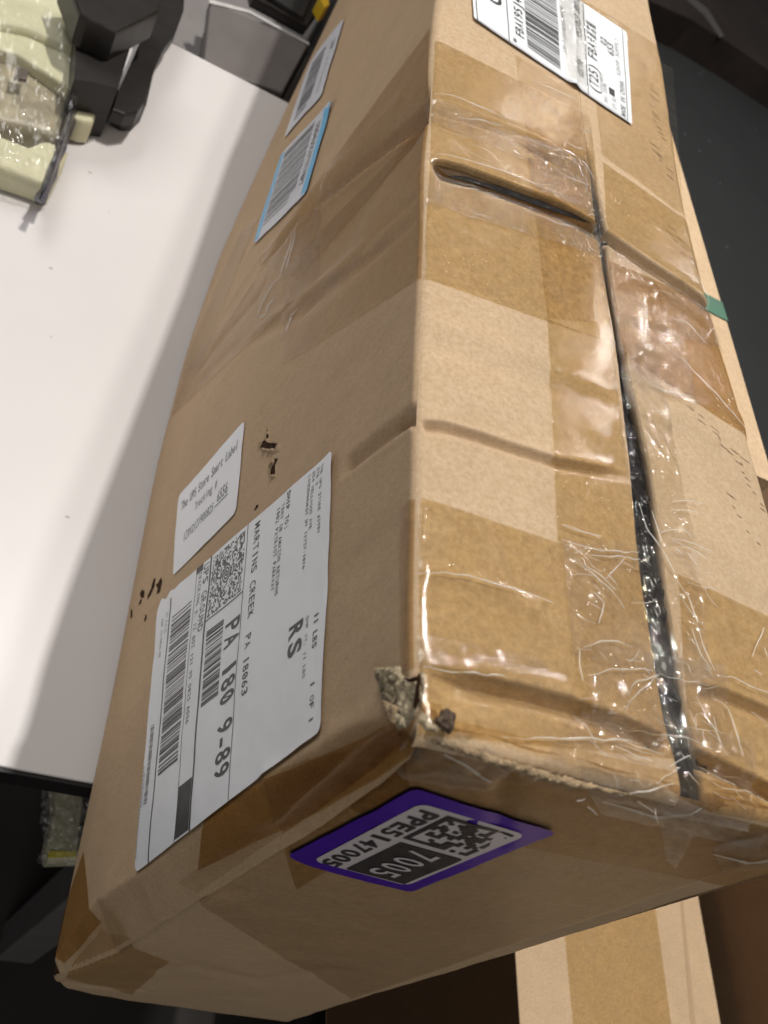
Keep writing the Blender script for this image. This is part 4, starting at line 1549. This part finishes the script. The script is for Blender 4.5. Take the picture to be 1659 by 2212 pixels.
# cream blocks packed in clear film
MAT['cream'] = plain("cream_foam", (0.60, 0.575, 0.39), 0.55, 0.4, 26, .07, .15, bscale=80)
MAT['cream2'] = plain("dull_foam_in_bag", (0.33, 0.29, 0.20), 0.4, 0.5, 60, .35, .6, bscale=160)
MAT['bag'] = tape_mat("clear_bag", (.96, .96, .95), .03, .12, .35, 60, (1, 1, 1), .2, .7)
MAT['bag_edge'] = tape_mat("bag_seam", (.30, .30, .42), .05, .10, .9, 160)
pk = empty("cream_package", "cream foam blocks sealed in a clear plastic bag on the far left of the table", "package", (-.13, .58, 0))
def soft(name, outline, w_top, w_bot, mat, parent, rnd=.006, seed=1):
    """rounded foam piece: picture outline at its top, sides rolled over, slightly uneven"""
    P = np.array([hit(*p, 2, w_top)[:2] for p in outline])
    ring = np.concatenate([P, P[:1]])
    d = np.concatenate([[0], np.cumsum(np.hypot(*(ring[1:] - ring[:-1]).T))])
    tt = np.linspace(0, d[-1], 97)[:-1]
    R = np.stack([np.interp(tt, d, ring[:, k]) for k in range(2)], 1)
    k = np.array([1, 3, 4, 3, 1]) / 12.0
    R = sum(k[j] * np.roll(R, j - 2, axis=0) for j in range(5))
    c = R.mean(0)
    prof = [(.0, 0), (.3, 0), (.6, 0), (.8, .02), (.90, .10), (.96, .28), (1.0, .62), (1.005, 1.0)]
    G = []
    for f_, z in prof:
        q = c + (R - c) * f_
        zz_ = np.full(len(R), w_top + z * rnd) + .0010 * fbm(q[:, 0] * 40, q[:, 1] * 40, seed, 3)
        G.append(np.stack([q[:, 0], q[:, 1], zz_], 1))
    q = c + (R - c) * 1.0
    G.append(np.stack([q[:, 0], q[:, 1], np.full(len(R), w_bot)], 1))
    G = np.array(G)
    G = np.concatenate([G, G[:, :1]], 1)
    return grid(name, G, mat, parent)


soft("foam_block", [(-90, -60), (150, -60), (166, 30), (228, 60), (206, 118), (120, 90), (60, 62), (-90, 30)], H - .036, H - .002, MAT['cream'], pk, .008, 1)
soft("foam_block", [(-90, 42), (60, 70), (130, 98), (203, 128), (186, 178), (170, 205), (110, 165), (40, 118), (-90, 92)], H - .030, H - .002, MAT['cream'], pk, .010, 2)
soft("bagged_part", [(-90, 108), (30, 122), (105, 175), (158, 208), (142, 240), (122, 290), (60, 275), (-90, 240)], H - .020, H - .002, MAT['cream2'], pk, .012, 3)
soft("foam_post", [(152, 232), (164, 214), (212, 238), (201, 264), (180, 262), (150, 250)], H - .022, H - .002, MAT['cream'], pk, .008, 4)
soft("foam_block", [(-90, 270), (0, 292), (80, 322), (104, 300), (152, 318), (128, 372), (112, 402), (60, 382), (-90, 330)], H - .020, H - .0015, MAT['cream'], pk, .008, 5)
prism("brown_tag", [(36, 142), (62, 150), (58, 172), (30, 168)], H - .0335, H - .031, plain("brown_tag", (.10, .075, .06), .5, .4), pk)
g, h = np.meshgrid(np.linspace(0, 1, 110), np.linspace(0, 1, 90), indexing='ij')
HB = hom([(0, 0), (1, 0), (1, 1), (0, 1)], [hit(-90, -70, 2, H - .04)[:2], hit(231, 52, 2, H - .04)[:2], hit(112, 412, 2, H - .02)[:2], hit(-90, 350, 2, H - .02)[:2]])
X, Y = happly(HB, g, h)
Wb = (H - .044) * (1 - h) + (H - .026) * h - .005 * np.abs(fbm(g * 9, h * 7, 71, 4)) + .02 * np.clip((g - .95) / .05, 0, 1) ** 2 + .018 * np.clip((h - .95) / .05, 0, 1) ** 2
grid("bag_skin", np.stack([X, Y, Wb], -1), MAT['bag'], pk, out=OUT['B'])
xs_ = [(231, 58), (222, 85), (212, 110), (202, 135), (192, 162), (182, 188), (172, 214), (161, 242), (150, 268), (140, 294), (130, 322), (120, 350), (110, 380), (98, 410), (86, 432)]
tube("bag_seam", [hit(x, y, 2, H - .018) for x, y in xs_], [.0030 + .0012 * abs(math.sin(i * 1.7)) for i in range(15)], MAT['bag_edge'], pk)
tube("bag_fold", [hit(x + 5, y + 3, 2, H - .008) for x, y in xs_[1:]], [.0016 + .0012 * abs(math.sin(i * 2.3 + 1)) for i in range(14)], MAT['bag_edge'], pk)
tube("bag_fold", [hit(x - 4, y + 4, 2, H - .024) for x, y in xs_[6:]], [.0012 + .0014 * abs(math.sin(i * 1.9 + 2)) for i in range(9)], MAT['bag_edge'], pk)

# ---------------------------------------------------------------- 4. parcels below and beside
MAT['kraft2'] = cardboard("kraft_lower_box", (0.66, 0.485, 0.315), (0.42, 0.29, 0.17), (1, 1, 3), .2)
MAT['kraft_shade'] = cardboard("kraft_painted_shade", (0.16, 0.095, 0.05), (0.09, .05, .028), (1, 1, 2), .3)  # cardboard brown darkened, shade of the unlit faces put into it
low = empty("lower_box", "pale cardboard box with one wide tape strip, below the long box's near end", "cardboard box", (.43, 0, -.1))
wl = H + .10
boxmesh("side_panel", (-.9, .3395, wl + .001), (.75, .3405, wl + .30), MAT['kraft_shade'], low, label="side of the lower box with shade put into its colour")
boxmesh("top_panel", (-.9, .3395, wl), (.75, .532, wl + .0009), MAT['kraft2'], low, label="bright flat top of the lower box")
boxmesh("side_panel", (-.9, .531, wl + .001), (.75, .532, wl + .30), MAT['kraft_side'], low)
boxmesh("end_panel", (-.901, .3395, wl), (-.9, .532, wl + .3), MAT['kraft_side'], low)
boxmesh("bottom_panel", (-.9, .3395, wl + .3002), (.75, .532, wl + .3012), MAT['kraft_side'], low)


def flatquad(name, quad, w_, mat, parent, label=None, n=30):
    Hm = hom([(0, 0), (1, 0), (1, 1), (0, 1)], [hit(*p, 2, w_)[:2] for p in quad])
    g, h = np.meshgrid(np.linspace(0, 1, n), np.linspace(0, 1, n), indexing='ij')
    x, y = happly(Hm, g, h)
    return grid(name, np.stack([x, y, 0 * x + w_], -1), mat, parent, label=label, out=OUT['B'])


flatquad("clear_tape", [(1212, 1930), (1405, 1880), (1462, 2300), (1246, 2300)], wl - .0004, MAT['tape'], low, "wide clear tape strip down the lower box top")
flatquad("score_line", [(1462, 1850), (1466, 1850), (1512, 2300), (1500, 2300)], wl - .0003, plain("score_shadow", (.50, .35, .22), .8, .2), low)

big = empty("brown_carton", "brown carton with shade put into its colour at the lower right, behind the lower box", "carton", (.8, 0, -.7))
boxmesh("side_panel", (-.9, .55, H - .02), (.5, .552, H + .7), MAT['kraft_shade'], big, label="brown side with painted shade, facing the camera")
boxmesh("top_panel", (-.9, .55, H - .022), (.5, 1.1, H - .0202), MAT['kraft_shade'], big)
boxmesh("end_panel", (-.9, .552, H - .02), (-.898, 1.1, H + .7), MAT['kraft_shade'], big)
boxmesh("flap_edge", (-.9, .548, H - .03), (.5, .5498, H - .005), MAT['kraft_side'], big)

nb = empty("neighbour_box", "pale cardboard box standing close behind the long box, with a strip of green tape", "cardboard box", (.23, .8, -.7))
boxmesh("top_panel", (.25, .165, .1), (1.3, .2995, .1012), MAT['kraft2'], nb, .0003)
boxmesh("side_panel", (.25, .2975, .1014), (1.3, .2995, 1.0), MAT['kraft_side'], nb)
boxmesh("side_panel", (.25, .165, .1014), (1.3, .167, 1.0), MAT['kraft_side'], nb)
boxmesh("end_panel", (.25, .1672, .1014), (.252, .2973, 1.0), MAT['kraft_side'], nb)
P0 = hit(1545, 655, 2, .1)
P1 = hit(1570, 695, 2, .1)
boxmesh("green_tape", (min(P0[0], P1[0]) + .0, .166, .0992), (max(P0[0], P1[0]) + .004, .2998, .0998), plain("green_tape", (.004, .105, .05), .4, .5, 60, .15), nb)

belt = empty("conveyor_belt", "smooth charcoal conveyor belt behind the boxes on the right", "conveyor", (1.2, 1.2, -.7))
MAT['belt'] = plain("charcoal_belt", (0.030, 0.031, 0.032), 0.55, 0.4, 4, .08, .05, bscale=200)


def flecks(m):
    nt = m.node_tree
    b = nt.nodes["Principled BSDF"]
    src = b.inputs["Base Color"].links[0].from_socket
    vo = nt.nodes.new("ShaderNodeTexVoronoi")
    vo.inputs["Scale"].default_value = 13
    nt.links.new(coords(nt, (1, 1.5, 1)), vo.inputs["Vector"])
    sp = ramp(nt, vo.outputs["Distance"], [(.035, (1, 1, 1)), (.06, (0, 0, 0))])
    nt.links.new(mixc(nt, math_n(nt, 'MULTIPLY', sp, .5), src, (.22, .24, .27)), b.inputs["Base Color"])


flecks(MAT['belt'])
boxmesh("belt", (.55, .62, H + .28), (3.6, 3.2, H + .29), MAT['belt'], belt, .003)
boxmesh("side_rail", (.55, .60, H + .27), (3.6, .6198, H + .36), MAT['steel'], belt)
for uu_ in (.7, 3.4):
    boxmesh("leg", (uu_ - .03, .66, H + .2902), (uu_ + .03, .72, H + .7), MAT['steel'], belt)
    boxmesh("leg", (uu_ - .03, 3.08, H + .2902), (uu_ + .03, 3.14, H + .7), MAT['steel'], belt)
dk = empty("dark_tote", "dark brown tote standing on the charcoal belt at the top right", "tote", (1.6, 2.6, -.28))
MAT['tote'] = plain("dark_brown_plastic", (0.026, 0.018, 0.015), 0.5, 0.4, 9, .3)
prism("body", [(1395, -120), (1400, 0), (1500, 45), (1600, 108), (1720, 190), (1900, 100), (1900, -120)], H + .20, H + .2795, MAT['tote'], dk, .01, 1.02)
prism("rim", [(1480, -20), (1530, 20), (1565, 78), (1556, 80), (1520, 30), (1470, -14)], H + .196, H + .1995, plain("rim_grey", (.09, .08, .075), .4, .5), dk)

# package on the shelf under the table
shelf = empty("bagged_parcel", "cream parcel in a crumpled clear bag with a yellow band, under the table edge", "parcel", (-.05, .1, -.35))
wp = H + .22
prism("parcel_body", [(112, 1640), (190, 1640), (170, 1860), (104, 1862), (100, 1830), (118, 1750)], wp, wp + .015, plain("dull_cream", (.45, .43, .29), .5, .4, 40, .12), shelf, .006)
prism("yellow_band", [(106, 1838), (165, 1838), (164, 1850), (104, 1852)], wp - .001, wp + .002, plain("yellow_band", (.60, .50, .03), .5, .4), shelf)
g, h = np.meshgrid(np.linspace(0, 1, 40), np.linspace(0, 1, 60), indexing='ij')
HB = hom([(0, 0), (1, 0), (1, 1), (0, 1)], [hit(92, 1640, 2, wp - .01)[:2], hit(230, 1640, 2, wp - .01)[:2], hit(190, 1880, 2, wp - .01)[:2], hit(82, 1872, 2, wp - .01)[:2]])
X, Y = happly(HB, g, h)
MAT['bag2'] = tape_mat("crumpled_bag", (.90, .89, .90), .12, .12, 0.8, 90)
grid("bag_skin", np.stack([X + .004 * fbm(g * 4, h * 9, 5), Y + .004 * fbm(g * 4, h * 9, 6), wp - .012 - .012 * np.abs(fbm(g * 7, h * 12, 81, 4))], -1), MAT['bag2'], shelf, out=OUT['B'])
cr = empty("cart_frame", "dark cart frame with one pale upright, under the end of the long box", "cart", (.2, 0, -.7))
prism("upright", [(772, 2130), (800, 2118), (806, 2300), (780, 2300)], H + .40, H + .44, plain("pale_upright", (.30, .31, .31), .5, .4), cr)
prism("crossbar", [(640, 2190), (830, 2118), (960, 2080), (960, 2400), (600, 2400)], H + .48, H + .50, MAT['rubber'], cr)
